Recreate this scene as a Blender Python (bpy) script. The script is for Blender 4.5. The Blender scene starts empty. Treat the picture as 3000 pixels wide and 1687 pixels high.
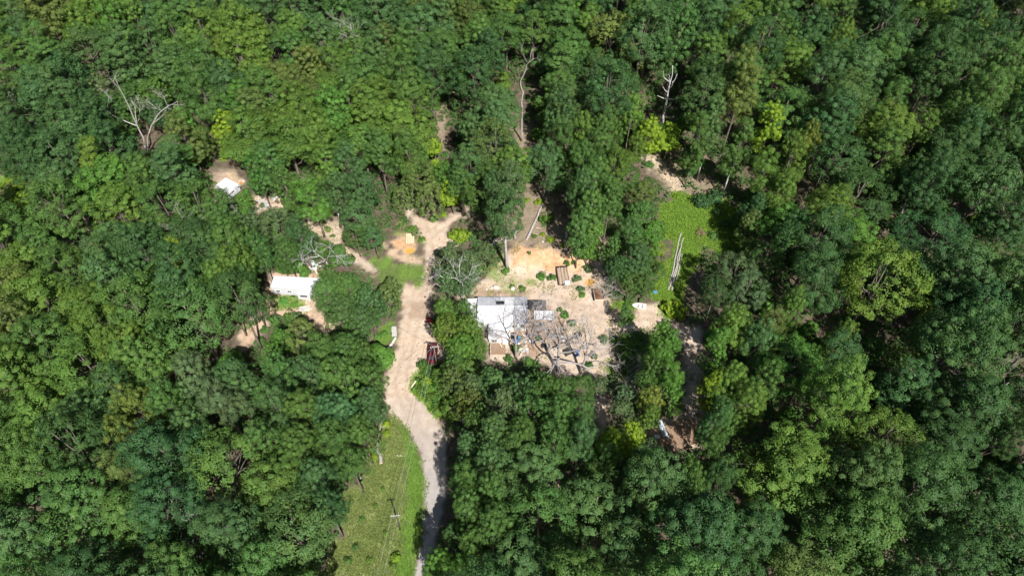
import bpy, math, random
import numpy as np
from mathutils import Vector, Matrix

# ------------------------------------------------------------------ camera, sky, sun, exposure
SC = bpy.context.scene
COL = SC.collection
F = 2050.0                      # focal length in pixels of the 3000 px wide photograph
CAM = np.array([0.0, 0.0, 108.0])
TILT = math.radians(38.0)       # away from straight down
cam_d = bpy.data.cameras.new('camera')
cam_d.sensor_width = 36.0
cam_d.lens = 36.0 * F / 3000.0
cam_d.clip_start = 0.5
cam_d.clip_end = 3000.0
cam = bpy.data.objects.new('camera', cam_d)
cam.location = CAM.tolist()
cam.rotation_euler = (TILT, 0, 0)
COL.objects.link(cam)
SC.camera = cam

SUN_EL = math.radians(49.0)
SUN_AZ = math.radians(22.0)     # sun stands behind the camera, this far to its right
sun_dir = Vector((math.sin(SUN_AZ) * math.cos(SUN_EL), -math.cos(SUN_AZ) * math.cos(SUN_EL), math.sin(SUN_EL)))
world = bpy.data.worlds.new('World')
SC.world = world
world.use_nodes = True
wn = world.node_tree.nodes
sky = wn.new('ShaderNodeTexSky')
sky.sky_type = 'NISHITA'
sky.sun_disc = False
sky.sun_elevation = SUN_EL
sky.sun_rotation = math.pi - SUN_AZ
sky.air_density = 1.0
sky.dust_density = 1.0
world.node_tree.links.new(sky.outputs[0], wn['Background'].inputs[0])
wn['Background'].inputs[1].default_value = 0.05
sd = bpy.data.lights.new('sun', 'SUN')
sd.energy = 4.6
sd.angle = math.radians(0.53)
sd.color = (1.0, 0.965, 0.915)
so = bpy.data.objects.new('sun', sd)
so.rotation_euler = (-sun_dir).to_track_quat('-Z', 'Y').to_euler()
so.location = (60, -160, 260)
COL.objects.link(so)
SC.view_settings.view_transform = 'Standard'
SC.view_settings.look = 'None'
SC.view_settings.exposure = 0.6
SC.view_settings.gamma = 1.0
SC.view_settings.use_curve_mapping = False
SC.cycles.max_bounces = 6
SC.cycles.diffuse_bounces = 3
SC.cycles.transmission_bounces = 3
SC.cycles.transparent_max_bounces = 6
SC.cycles.use_adaptive_sampling = True

RNG = np.random.default_rng(7)
random.seed(7)

# ------------------------------------------------------------------ terrain height and photo survey
def sstep(a, b, x):
    t = np.clip((x - a) / (b - a), 0, 1)
    return t * t * (3 - 2 * t)

def zt(x, y):
    x = np.asarray(x, float); y = np.asarray(y, float)
    s = np.log1p(np.exp(np.clip((y - 108) / 9.0, -40, 40))) * 9.0
    z = 0.10 * s
    win = sstep(-6, 2, x) * (1 - sstep(17, 26, x))
    z = z + win * 1.7 * sstep(88.0, 92.8, y - 0.10 * (x - 8) + 0.5 * np.sin(x * 0.7)) * (1 - 0.75 * sstep(100, 125, y))
    far = sstep(30, 60, np.abs(x)) + sstep(105, 125, y)
    z = z + 0.5 * np.clip(far, 0, 1) * (np.sin(x * 0.071 + 1.3) * np.cos(y * 0.063) + 0.5 * np.sin(x * 0.17 + y * 0.13))
    z = z + 0.06 * np.sin(x * 0.9 + 0.4 * y) * np.cos(y * 0.8 - 0.3 * x)
    return z

CT, ST = math.cos(TILT), math.sin(TILT)
def ray(px, py):
    dx = (px - 1500.0) / F; dy = -(py - 843.5) / F
    return np.array([dx, dy * CT + ST, dy * ST - CT])

def G(px, py, up=0.0):
    """ground point under photo pixel (up metres above the ground)"""
    d = ray(px, py); z = 0.0
    for _ in range(25):
        t = (CAM[2] - (z + up)) / -d[2]
        p = CAM + d * t
        z = 0.5 * z + 0.5 * float(zt(p[0], p[1]))
    return np.array([p[0], p[1], float(zt(p[0], p[1])) + up])

def project(p):
    q = np.asarray(p, float) - CAM
    yc = q[..., 1] * CT + q[..., 2] * ST
    zc = q[..., 1] * ST - q[..., 2] * CT          # depth
    return 1500 + F * q[..., 0] / zc, 843.5 - F * yc / zc, zc

def poly(pts):
    return np.array([G(a, b)[:2] for a, b in pts])

def sdist(P, poly_):
    """signed distance (+ inside) of points P to polygon"""
    x, y = P[:, 0], P[:, 1]
    inside = np.zeros(len(P), bool); best = np.full(len(P), 1e9)
    n = len(poly_)
    for i in range(n):
        a = poly_[i]; b = poly_[(i + 1) % n]
        e = b - a; w = P - a
        t = np.clip((w @ e) / max(e @ e, 1e-9), 0, 1)
        dd = w - t[:, None] * e
        best = np.minimum(best, np.sqrt((dd * dd).sum(1)))
        if abs(b[1] - a[1]) > 1e-12:
            c = ((a[1] > y) != (b[1] > y)) & (x < (b[0] - a[0]) * (y - a[1]) / (b[1] - a[1]) + a[0])
            inside ^= c
    return np.where(inside, best, -best)

# ------------------------------------------------------------------ material helpers
def new_mat(name):
    m = bpy.data.materials.new(name); m.use_nodes = True
    nt = m.node_tree
    return m, nt, nt.nodes, nt.links, nt.nodes['Principled BSDF']

def ramp(n, stops, interp='LINEAR'):
    r = n.new('ShaderNodeValToRGB')
    r.color_ramp.interpolation = interp
    while len(r.color_ramp.elements) < len(stops): r.color_ramp.elements.new(0.5)
    for e, (p, c) in zip(r.color_ramp.elements, stops):
        e.position = p; e.color = (c[0], c[1], c[2], 1)
    return r

def noise(n, l, scale, detail=4, rough=0.55, coord=None, dist=0.0):
    t = n.new('ShaderNodeTexNoise')
    t.inputs['Scale'].default_value = scale; t.inputs['Detail'].default_value = detail
    t.inputs['Roughness'].default_value = rough; t.inputs['Distortion'].default_value = dist
    if coord is not None: l.new(coord, t.inputs['Vector'])
    return t

def mixc(n, l, fac, a, b, mode='MIX'):
    m = n.new('ShaderNodeMix'); m.data_type = 'RGBA'; m.blend_type = mode
    for sock, v in ((m.inputs[0], fac), (m.inputs[6], a), (m.inputs[7], b)):
        if hasattr(v, 'is_linked'): l.new(v, sock)
        elif isinstance(v, (int, float)): sock.default_value = v
        else: sock.default_value = (v[0], v[1], v[2], 1)
    return m.outputs[2]

def mathn(n, l, op, a, b=0.0, clamp=False):
    m = n.new('ShaderNodeMath'); m.operation = op; m.use_clamp = clamp
    for sock, v in ((m.inputs[0], a), (m.inputs[1], b)):
        if hasattr(v, 'is_linked'): l.new(v, sock)
        else: sock.default_value = v
    return m.outputs[0]

_mats = {}
def surf(name, col, rough=0.7, metal=0.0, var=0.18, scale=3.0, dirt=None, dirt_amt=0.35, bump=0.15, spec=0.3):
    """plain worn surface: colour with grain, optional stains and fine relief"""
    if name in _mats: return _mats[name]
    m, nt, n, l, p = new_mat(name)
    tc = n.new('ShaderNodeTexCoord')
    a = noise(n, l, scale, 5, 0.6, tc.outputs['Object'])
    lo = [c * (1 - var) for c in col]; hi = [min(1, c * (1 + var)) for c in col]
    r = ramp(n, [(0.3, lo), (0.7, hi)]); l.new(a.outputs[0], r.inputs[0])
    out = r.outputs[0]
    if dirt:
        b = noise(n, l, scale * 0.45, 6, 0.65, tc.outputs['Object'], 0.6)
        k = ramp(n, [(0.52, (0, 0, 0)), (0.72, (1, 1, 1))]); l.new(b.outputs[0], k.inputs[0])
        f = mathn(n, l, 'MULTIPLY', k.outputs[0], dirt_amt)
        out = mixc(n, l, f, out, dirt)
    l.new(out, p.inputs['Base Color'])
    p.inputs['Roughness'].default_value = rough; p.inputs['Metallic'].default_value = metal
    p.inputs['Specular IOR Level'].default_value = spec
    bp = n.new('ShaderNodeBump'); bp.inputs['Strength'].default_value = bump; bp.inputs['Distance'].default_value = 0.02
    c = noise(n, l, scale * 6, 3, 0.6, tc.outputs['Object']); l.new(c.outputs[0], bp.inputs['Height'])
    l.new(bp.outputs[0], p.inputs['Normal'])
    _mats[name] = m
    return m

def leaf_mat(name, trans=0.28, sheen=0.35, hue_var=1.0):
    m, nt, n, l, p = new_mat(name)
    oi = n.new('ShaderNodeObjectInfo')
    at = n.new('ShaderNodeAttribute'); at.attribute_name = 'leafvar'
    sx = n.new('ShaderNodeSeparateColor'); l.new(at.outputs['Color'], sx.inputs[0])
    # leaf to leaf and bough to bough difference in the leaf's own colour
    v = mathn(n, l, 'ADD', mathn(n, l, 'MULTIPLY', sx.outputs[0], 0.30), 0.85)
    v2 = mathn(n, l, 'ADD', mathn(n, l, 'MULTIPLY', sx.outputs[1], 0.42), 0.79)
    vv = mathn(n, l, 'MULTIPLY', v, v2)
    cb = n.new('ShaderNodeCombineColor')
    for i in range(3): l.new(vv, cb.inputs[i])
    base = mixc(n, l, 1.0, oi.outputs['Color'], cb.outputs[0], 'MULTIPLY')
    warm = mixc(n, l, 1.0, base, (1.36, 1.14, 0.85), 'MULTIPLY')
    f = mathn(n, l, 'MULTIPLY', mathn(n, l, 'POWER', sx.outputs[2], 2.2), 0.75 * hue_var)
    colr = mixc(n, l, f, base, warm)
    l.new(colr, p.inputs['Base Color'])
    p.inputs['Roughness'].default_value = 0.55
    p.inputs['Specular IOR Level'].default_value = sheen
    tr = n.new('ShaderNodeBsdfTranslucent')
    tcol = mixc(n, l, 1.0, colr, (1.25, 1.45, 0.55), 'MULTIPLY')
    l.new(tcol, tr.inputs[0])
    ms = n.new('ShaderNodeMixShader'); ms.inputs[0].default_value = trans
    l.new(p.outputs[0], ms.inputs[1]); l.new(tr.outputs[0], ms.inputs[2])
    l.new(ms.outputs[0], n['Material Output'].inputs[0])
    return m

M_LEAF = leaf_mat('leaf', 0.24, 0.18)
M_NEEDLE = leaf_mat('cedar_foliage', 0.10, 0.2, 0.6)
M_WEED = leaf_mat('weed_leaf', 0.3, 0.25, 0.35)
M_BARK = surf('bark', (0.19, 0.16, 0.135), 0.95, var=0.35, scale=2.2, bump=0.6, spec=0.1)
M_DEAD = surf('dead_wood', (0.45, 0.415, 0.385), 0.9, var=0.25, scale=2.5, dirt=(0.26, 0.22, 0.19), dirt_amt=0.6, bump=0.5, spec=0.1)
M_SNAG = surf('bleached_wood', (0.56, 0.54, 0.52), 0.9, var=0.18, scale=2.0, dirt=(0.34, 0.30, 0.27), dirt_amt=0.7, bump=0.5, spec=0.1)
M_GREYWOOD = surf('grey_branch', (0.40, 0.36, 0.34), 0.92, var=0.25, scale=2.5, bump=0.4, spec=0.1)

# ------------------------------------------------------------------ mesh helpers
def mesh_fast(name, V, Q, mat, color=None, smooth=False):
    """V (n,3), Q (m,4) or (m,3) index arrays -> mesh"""
    me = bpy.data.meshes.new(name)
    V = np.ascontiguousarray(V, np.float32); Q = np.ascontiguousarray(Q, np.int32)
    k = Q.shape[1]
    me.vertices.add(len(V)); me.vertices.foreach_set('co', V.ravel())
    me.loops.add(Q.size); me.loops.foreach_set('vertex_index', Q.ravel())
    me.polygons.add(len(Q))
    me.polygons.foreach_set('loop_start', np.arange(0, Q.size, k, dtype=np.int32))
    me.polygons.foreach_set('loop_total', np.full(len(Q), k, np.int32))
    if smooth: me.polygons.foreach_set('use_smooth', np.ones(len(Q), bool))
    me.update(calc_edges=True)
    if color is not None:
        a = me.attributes.new('leafvar', 'FLOAT_COLOR', 'POINT')
        c = np.ones((len(V), 4), np.float32); c[:, :3] = color
        a.data.foreach_set('color', c.ravel())
    if mat: me.materials.append(mat)
    return me

def link(name, data, parent=None, loc=None, rot=None, scale=None):
    o = bpy.data.objects.new(name, data)
    COL.objects.link(o)
    if parent: o.parent = parent
    if loc is not None: o.location = [float(v) for v in loc]
    if rot is not None: o.rotation_euler = rot if hasattr(rot, '__len__') else (0, 0, rot)
    if scale is not None: o.scale = scale if hasattr(scale, '__len__') else (scale,) * 3
    return o

def tag(o, label, cat, group=None, kind=None):
    if label: o['label'] = label
    if cat: o['category'] = cat
    if group: o['group'] = group
    if kind: o['kind'] = kind
    return o

def thing(name, label, cat, loc, rot=0.0, group=None):
    o = link(name, None, None, loc, rot)
    o.empty_display_size = 0.3
    return tag(o, label, cat, group)

class MB:
    """collects boxes, cylinders, tubes and prisms; build() links ONE mesh object"""
    def __init__(s): s.v = []; s.f = []
    def add(s, V, Fs):
        b = len(s.v); s.v += [tuple(map(float, p)) for p in V]
        s.f += [tuple(i + b for i in f) for f in Fs]; return s
    def box(s, c, d, rz=0.0, rx=0.0, ry=0.0, bev=0.0):
        x, y, z = d[0] / 2, d[1] / 2, d[2] / 2
        if bev > 0:
            b = min(bev, x * .49, y * .49, z * .49); V = []
            for sz, zz, ins in ((-1, -z, b), (-1, -z + b, 0), (1, z - b, 0), (1, z, b)):
                X, Y = x - ins, y - ins
                k = b * 0.7
                V += [(-X + k, -Y, zz), (X - k, -Y, zz), (X, -Y + k, zz), (X, Y - k, zz), (X - k, Y, zz), (-X + k, Y, zz), (-X, Y - k, zz), (-X, -Y + k, zz)]
            Fs = [tuple(range(7, -1, -1)), tuple(range(24, 32))]
            for r in range(3):
                for i in range(8):
                    j = (i + 1) % 8
                    Fs.append((r * 8 + i, r * 8 + j, r * 8 + 8 + j, r * 8 + 8 + i))
        else:
            V = [(-x, -y, -z), (x, -y, -z), (x, y, -z), (-x, y, -z), (-x, -y, z), (x, -y, z), (x, y, z), (-x, y, z)]
            Fs = [(3, 2, 1, 0), (4, 5, 6, 7), (0, 1, 5, 4), (1, 2, 6, 5), (2, 3, 7, 6), (3, 0, 4, 7)]
        R = Matrix.Rotation(rz, 3, 'Z') @ Matrix.Rotation(rx, 3, 'X') @ Matrix.Rotation(ry, 3, 'Y')
        return s.add([R @ Vector(p) + Vector(c) for p in V], Fs)
    def tube(s, pts, rad, n=6, cap=True):
        pts = [Vector(p) for p in pts]
        if not hasattr(rad, '__len__'): rad = [rad] * len(pts)
        V = []; Fs = []
        for i, p in enumerate(pts):
            d = (pts[min(i + 1, len(pts) - 1)] - pts[max(i - 1, 0)]).normalized()
            u = d.cross(Vector((0.31, 0.17, 0.93)) if abs(d.z) < 0.9 else Vector((1, 0.1, 0))).normalized(); w = d.cross(u)
            for k in range(n):
                a = 2 * math.pi * k / n
                V.append(p + (u * math.cos(a) + w * math.sin(a)) * rad[i])
        for i in range(len(pts) - 1):
            for k in range(n):
                Fs.append((i * n + k, i * n + (k + 1) % n, (i + 1) * n + (k + 1) % n, (i + 1) * n + k))
        if cap: Fs += [tuple(range(n - 1, -1, -1)), tuple(range((len(pts) - 1) * n, len(pts) * n))]
        return s.add(V, Fs)
    def lathe(s, prof, c=(0, 0, 0), n=14, axis='Z'):
        V = []; Fs = []
        for r, z in prof:
            for k in range(n):
                a = 2 * math.pi * k / n
                q = (r * math.cos(a), r * math.sin(a), z)
                if axis == 'X': q = (q[2], q[0], q[1])
                if axis == 'Y': q = (q[0], q[2], q[1])
                V.append((q[0] + c[0], q[1] + c[1], q[2] + c[2]))
        for i in range(len(prof) - 1):
            for k in range(n):
                Fs.append((i * n + k, i * n + (k + 1) % n, (i + 1) * n + (k + 1) % n, (i + 1) * n + k))
        Fs += [tuple(range(n - 1, -1, -1)), tuple(range((len(prof) - 1) * n, len(prof) * n))]
        return s.add(V, Fs)
    def slab(s, corners, th):
        """4+ top corners (counter-clockwise from above), thickness downwards"""
        n = len(corners)
        V = [Vector(c) for c in corners] + [Vector(c) - Vector((0, 0, th)) for c in corners]
        Fs = [tuple(range(n)), tuple(range(2 * n - 1, n - 1, -1))]
        Fs += [(i, i + n, (i + 1) % n + n, (i + 1) % n) for i in range(n)]
        return s.add(V, Fs)
    def mesh(s, name, mat, smooth=False):
        me = bpy.data.meshes.new(name); me.from_pydata(s.v, [], s.f)
        if smooth: me.polygons.foreach_set('use_smooth', np.ones(len(me.polygons), bool))
        me.materials.append(mat); me.update(); return me
    def build(s, name, mat, parent=None, loc=None, rot=None, smooth=False):
        return link(name, s.mesh(name, mat, smooth), parent, loc, rot)

# ------------------------------------------------------------------ ground: survey of the clearing
ROAD = poly([(1205, 1720), (1222, 1640), (1236, 1560), (1243, 1483), (1243, 1403), (1229, 1325), (1205, 1275), (1145, 1206), (1140, 1172), (1200, 1147), (1240, 1185), (1284, 1235),
             (1308, 1275), (1304, 1340), (1308, 1420), (1298, 1500), (1270, 1600), (1246, 1687), (1236, 1720)])
DRIVE = poly([(1143, 1210), (1132, 1150), (1138, 1100), (1150, 1050), (1166, 1010), (1172, 960), (1178, 905), (1170, 850), (1188, 828), (1232, 838), (1247, 815), (1262, 830), (1268, 850),
              (1262, 890), (1262, 935), (1268, 960), (1275, 990), (1300, 1010), (1300, 1060), (1250, 1050), (1228, 1085), (1205, 1147), (1255, 1195), (1300, 1245), (1290, 1260), (1225, 1240)])
PATH_UP = poly([(1247, 850), (1243, 790), (1240, 760), (1243, 713), (1228, 672), (1198, 642), (1180, 606), (1198, 602), (1215, 625), (1251, 645), (1283, 652), (1340, 625), (1384, 598), (1384, 624),
                (1321, 657), (1303, 680), (1333, 704), (1318, 728), (1289, 731), (1268, 750), (1272, 780), (1262, 850)])
STRIP = poly([(1124, 714), (1150, 730), (1180, 744), (1240, 758), (1246, 776), (1180, 770), (1132, 748)])
CLAYPAD = poly([(1128, 700), (1150, 700), (1190, 690), (1222, 710), (1222, 738), (1195, 742), (1165, 726)])
LTRACK = poly([(905, 640), (960, 650), (1000, 660), (1000, 700), (1003, 720), (1060, 752), (1113, 797), (1088, 806), (1040, 772), (998, 728), (955, 700), (922, 680)])
YARD = poly([(1330, 852), (1380, 846), (1425, 815), (1440, 800), (1462, 790), (1485, 728), (1540, 716), (1600, 724), (1650, 742), (1700, 745), (1768, 742), (1775, 790), (1768, 850), (1785, 890), (1850, 935),
             (1866, 898), (1905, 886), (1940, 886), (1950, 935), (1998, 955), (2055, 958), (2060, 990), (2005, 1000), (1940, 975), (1900, 962), (1850, 975), (1800, 985), (1780, 1010), (1808, 1060), (1800, 1090),
             (1640, 1098), (1560, 1050), (1490, 1062), (1430, 1062), (1420, 1000), (1400, 870), (1350, 872)])
RTRACK = poly([(1985, 950), (2055, 955), (2065, 1060), (2075, 1110), (2062, 1180), (2060, 1300), (2100, 1270), (2105, 1290), (2050, 1320), (2000, 1300), (1900, 1320), (1900, 1240), (2005, 1215), (2005, 1120), (1998, 1040)])
RPATCH = poly([(1745, 1110), (1765, 1100), (1775, 1150), (1790, 1230), (1800, 1250), (1760, 1260), (1720, 1180), (1745, 1160)])
TRAILER_YARD = poly([(782, 800), (905, 795), (935, 790), (945, 850), (925, 905), (985, 938), (980, 970), (950, 988), (915, 935), (850, 932), (800, 925), (782, 955), (750, 1000), (720, 1034), (697, 1012), (700, 945), (735, 932), (780, 912)])
CAMPER_YARD = poly([(632, 480), (672, 470), (690, 505), (715, 540), (690, 565), (665, 600), (640, 590), (628, 540)])
DUMP = poly([(740, 575), (840, 572), (840, 610), (800, 625), (745, 615)])
TRAIL = poly([(1880, 455), (1935, 470), (1966, 505), (2003, 538), (1998, 562), (1975, 572), (1964, 540), (1935, 505), (1885, 478)])
GLADE_DIRT = [poly([(2010, 575), (2040, 585), (2070, 605), (2050, 610), (2020, 598)]), poly([(2195, 700), (2230, 690), (2235, 725), (2210, 730)]), poly([(1985, 770), (2025, 775), (2020, 810), (1990, 800)])]
SLOPE = poly([(1540, 545), (1610, 560), (1650, 660), (1765, 700), (1770, 745), (1650, 742), (1540, 716), (1490, 722), (1480, 640)])
CLAYBANK = poly([(1490, 722), (1535, 716), (1610, 726), (1665, 742), (1745, 752), (1700, 790), (1660, 795), (1600, 792), (1560, 775), (1500, 780)])
MEADOW = poly([(1145, 1208), (1200, 1275), (1226, 1325), (1241, 1403), (1241, 1483), (1234, 1560), (1218, 1640), (1200, 1720), (960, 1720), (966, 1640), (975, 1590), (1009, 1570), (1020, 1498), (1005, 1441), (1071, 1415), (1085, 1335), (1110, 1260)])
VERGE = poly([(1170, 1245), (1205, 1280), (1228, 1325), (1242, 1403), (1242, 1483), (1234, 1560), (1220, 1640), (1204, 1720), (1155, 1720), (1165, 1640), (1178, 1560), (1185, 1480), (1192, 1400), (1190, 1330)])
LAWN = poly([(1085, 762), (1130, 752), (1180, 772), (1240, 778), (1243, 812), (1228, 836), (1188, 826), (1168, 850), (1110, 840), (1110, 800)])
WEEDS_R = poly([(1212, 1110), (1250, 1055), (1300, 1060), (1330, 1100), (1300, 1160), (1310, 1215), (1280, 1228), (1240, 1180), (1205, 1145)])
GLADE = poly([(1978, 562), (2030, 575), (2085, 582), (2128, 590), (2164, 626), (2172, 670), (2214, 699), (2190, 730), (2112, 742), (2060, 720), (2040, 772), (2000, 850), (1985, 905), (1948, 935), (1935, 880), (1900, 880), (1930, 830),
              (1955, 780), (1978, 728), (1940, 670), (1931, 626)])
GRASS_MORE = [poly([(1803, 1000), (1870, 985), (1890, 1040), (1885, 1070), (1830, 1065)]), poly([(800, 864), (884, 866), (890, 900), (850, 906), (805, 900)]), poly([(0, 500), (60, 520), (100, 600), (60, 640), (0, 620)]),
              poly([(1440, 760), (1485, 745), (1480, 790), (1440, 800), (1360, 800), (1360, 770)]), poly([(1150, 660), (1180, 650), (1215, 690), (1240, 715), (1225, 740), (1222, 700), (1185, 690)]),
              poly([(1430, 800), (1520, 800), (1560, 830), (1548, 846), (1440, 846)]), poly([(1815, 880), (1860, 885), (1850, 930), (1800, 900)]), poly([(1110, 955), (1150, 950), (1160, 985), (1130, 1010), (1105, 1000)]),
              poly([(1795, 1065), (1850, 1070), (1845, 1110), (1800, 1110)])]
PUDDLES = [poly([(1188, 733), (1195, 726), (1215, 728), (1214, 738), (1200, 742), (1190, 740)]), poly([(1718, 830), (1728, 818), (1738, 822), (1734, 835), (1722, 840)])]
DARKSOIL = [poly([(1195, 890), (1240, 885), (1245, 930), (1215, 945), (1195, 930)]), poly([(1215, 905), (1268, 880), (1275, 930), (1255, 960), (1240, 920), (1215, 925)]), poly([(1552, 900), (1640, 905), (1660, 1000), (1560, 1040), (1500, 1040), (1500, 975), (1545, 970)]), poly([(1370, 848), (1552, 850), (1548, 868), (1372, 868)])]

def lines(a, b, fa, fb, step, coarse):
    fine = np.arange(fa, fb + 1e-6, step)
    lo = np.arange(a, fa - coarse * 0.5, coarse); hi = np.arange(fb + coarse, b + 1e-6, coarse)
    return np.concatenate([lo, fine, hi])

XS = lines(-260, 260, -62, 56, 0.42, 4.0)
YS = lines(-40, 300, 30, 130, 0.42, 4.0)
nx, ny = len(XS), len(YS)
GX, GY = np.meshgrid(XS, YS)
PG = np.stack([GX.ravel(), GY.ravel()], 1)
def vnoise(P, s, seed):
    r = np.random.default_rng(seed); out = np.zeros(len(P))
    for k in range(5):
        a = r.uniform(0, 6.28, 3); f = s * (1.55 ** k) * r.uniform(.8, 1.2)
        c, q = math.cos(a[0]), math.sin(a[0])
        u = P[:, 0] * c + P[:, 1] * q; v = -P[:, 0] * q + P[:, 1] * c
        out += (0.62 ** k) * np.sin(u * f + a[1] + 1.3 * np.sin(v * f * 0.7 + a[2])) * np.cos(v * f * 0.9 + a[2])
    return out
EDGE_N = vnoise(PG, 1.1, 3) * 0.55
def mask(polys, w=0.6, nz=1.0):
    m = np.zeros(len(PG))
    for p in polys:
        lo = p.min(0) - 4; hi = p.max(0) + 4
        sel = np.where((PG[:, 0] > lo[0]) & (PG[:, 0] < hi[0]) & (PG[:, 1] > lo[1]) & (PG[:, 1] < hi[1]))[0]
        if len(sel) == 0: continue
        d = sdist(PG[sel], p) + EDGE_N[sel] * nz
        m[sel] = np.maximum(m[sel], sstep(-w, w, d))
    return m
A = {}
A['road'] = mask([ROAD], 0.35, 0.35)
A['dirt'] = mask([DRIVE, PATH_UP, STRIP, CLAYPAD, LTRACK, YARD, RTRACK, RPATCH, TRAILER_YARD, CAMPER_YARD, DUMP, TRAIL] + GLADE_DIRT, 0.8, 1.0)
A['clay'] = np.maximum(mask([CLAYPAD, CLAYBANK, PUDDLES[1]], 1.2, 1.2), 0.35 * mask([STRIP, TRAILER_YARD, CAMPER_YARD], 1.2, 1.2))
A['grass'] = np.maximum(mask([VERGE, GLADE, WEEDS_R] + GRASS_MORE[:3] + GRASS_MORE[6:], 0.9, 1.6), mask([LAWN] + GRASS_MORE[3:6], 1.2, 2.0) * (.25 + .6 * sstep(-.7, .8, vnoise(PG, .8, 71))))
A['meadow'] = mask([MEADOW], 0.8, 0.8)
A['puddle'] = mask(PUDDLES, 0.35, 0.3)
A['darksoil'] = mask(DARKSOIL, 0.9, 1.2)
RUTS = [[(1225, 1260), (1200, 1200), (1172, 1150), (1180, 1080), (1200, 1000), (1218, 920), (1222, 850), (1250, 780), (1258, 700), (1225, 650), (1195, 612)], [(1222, 900), (1250, 850), (1400, 858), (1560, 862), (1660, 880), (1740, 930), (1760, 1030)], [(1660, 880), (1780, 930), (1900, 920), (2000, 970), (2030, 1080), (2035, 1220)], [(1110, 798), (1050, 750), (1000, 720), (950, 690)], [(715, 1020), (750, 960), (810, 915), (900, 912), (975, 955)], [(1258, 690), (1310, 650), (1380, 612)], [(1235, 1700), (1270, 1500), (1270, 1400), (1255, 1300), (1225, 1260)]]
def ruts():
    m = np.zeros(len(PG)); wob = vnoise(PG, .8, 61) * .18
    for pl in RUTS:
        W_ = np.array([G(a, b)[:2] for a, b in pl])
        lo = W_.min(0) - 4; hi = W_.max(0) + 4
        sel = np.where((PG[:, 0] > lo[0]) & (PG[:, 0] < hi[0]) & (PG[:, 1] > lo[1]) & (PG[:, 1] < hi[1]))[0]
        # smooth the surveyed line
        t = np.linspace(0, len(W_) - 1, 60); C_ = np.column_stack([np.interp(t, np.arange(len(W_)), W_[:, k]) for k in (0, 1)])
        for _ in range(6): C_[1:-1] = (C_[:-2] + 2 * C_[1:-1] + C_[2:]) / 4
        d = np.min(np.hypot(PG[sel][:, None, 0] - C_[None, :, 0], PG[sel][:, None, 1] - C_[None, :, 1]), 1) + wob[sel]
        m[sel] = np.maximum(m[sel], np.exp(-((d - .85) / .34) ** 2))
    return m * (.55 + .45 * sstep(-.6, .6, vnoise(PG, .35, 62)))
A['rut'] = ruts()
A['bare'] = mask([SLOPE] + [poly(q) for q in ([(1900, 430), (1990, 425), (2130, 520), (2135, 585), (2040, 580), (1960, 560), (1885, 480)], [(1262, 250), (1325, 250), (1300, 440), (1268, 440)], [(150, 690), (245, 690), (245, 745), (155, 745)], [(900, 630), (1005, 640), (1005, 730), (920, 700)], [(1500, 380), (1560, 380), (1600, 560), (1540, 560)], [(625, 440), (680, 440), (700, 600), (640, 610)], [(1630, 1330), (1700, 1330), (1700, 1430), (1620, 1420)])], 1.5, 1.5)

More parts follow.
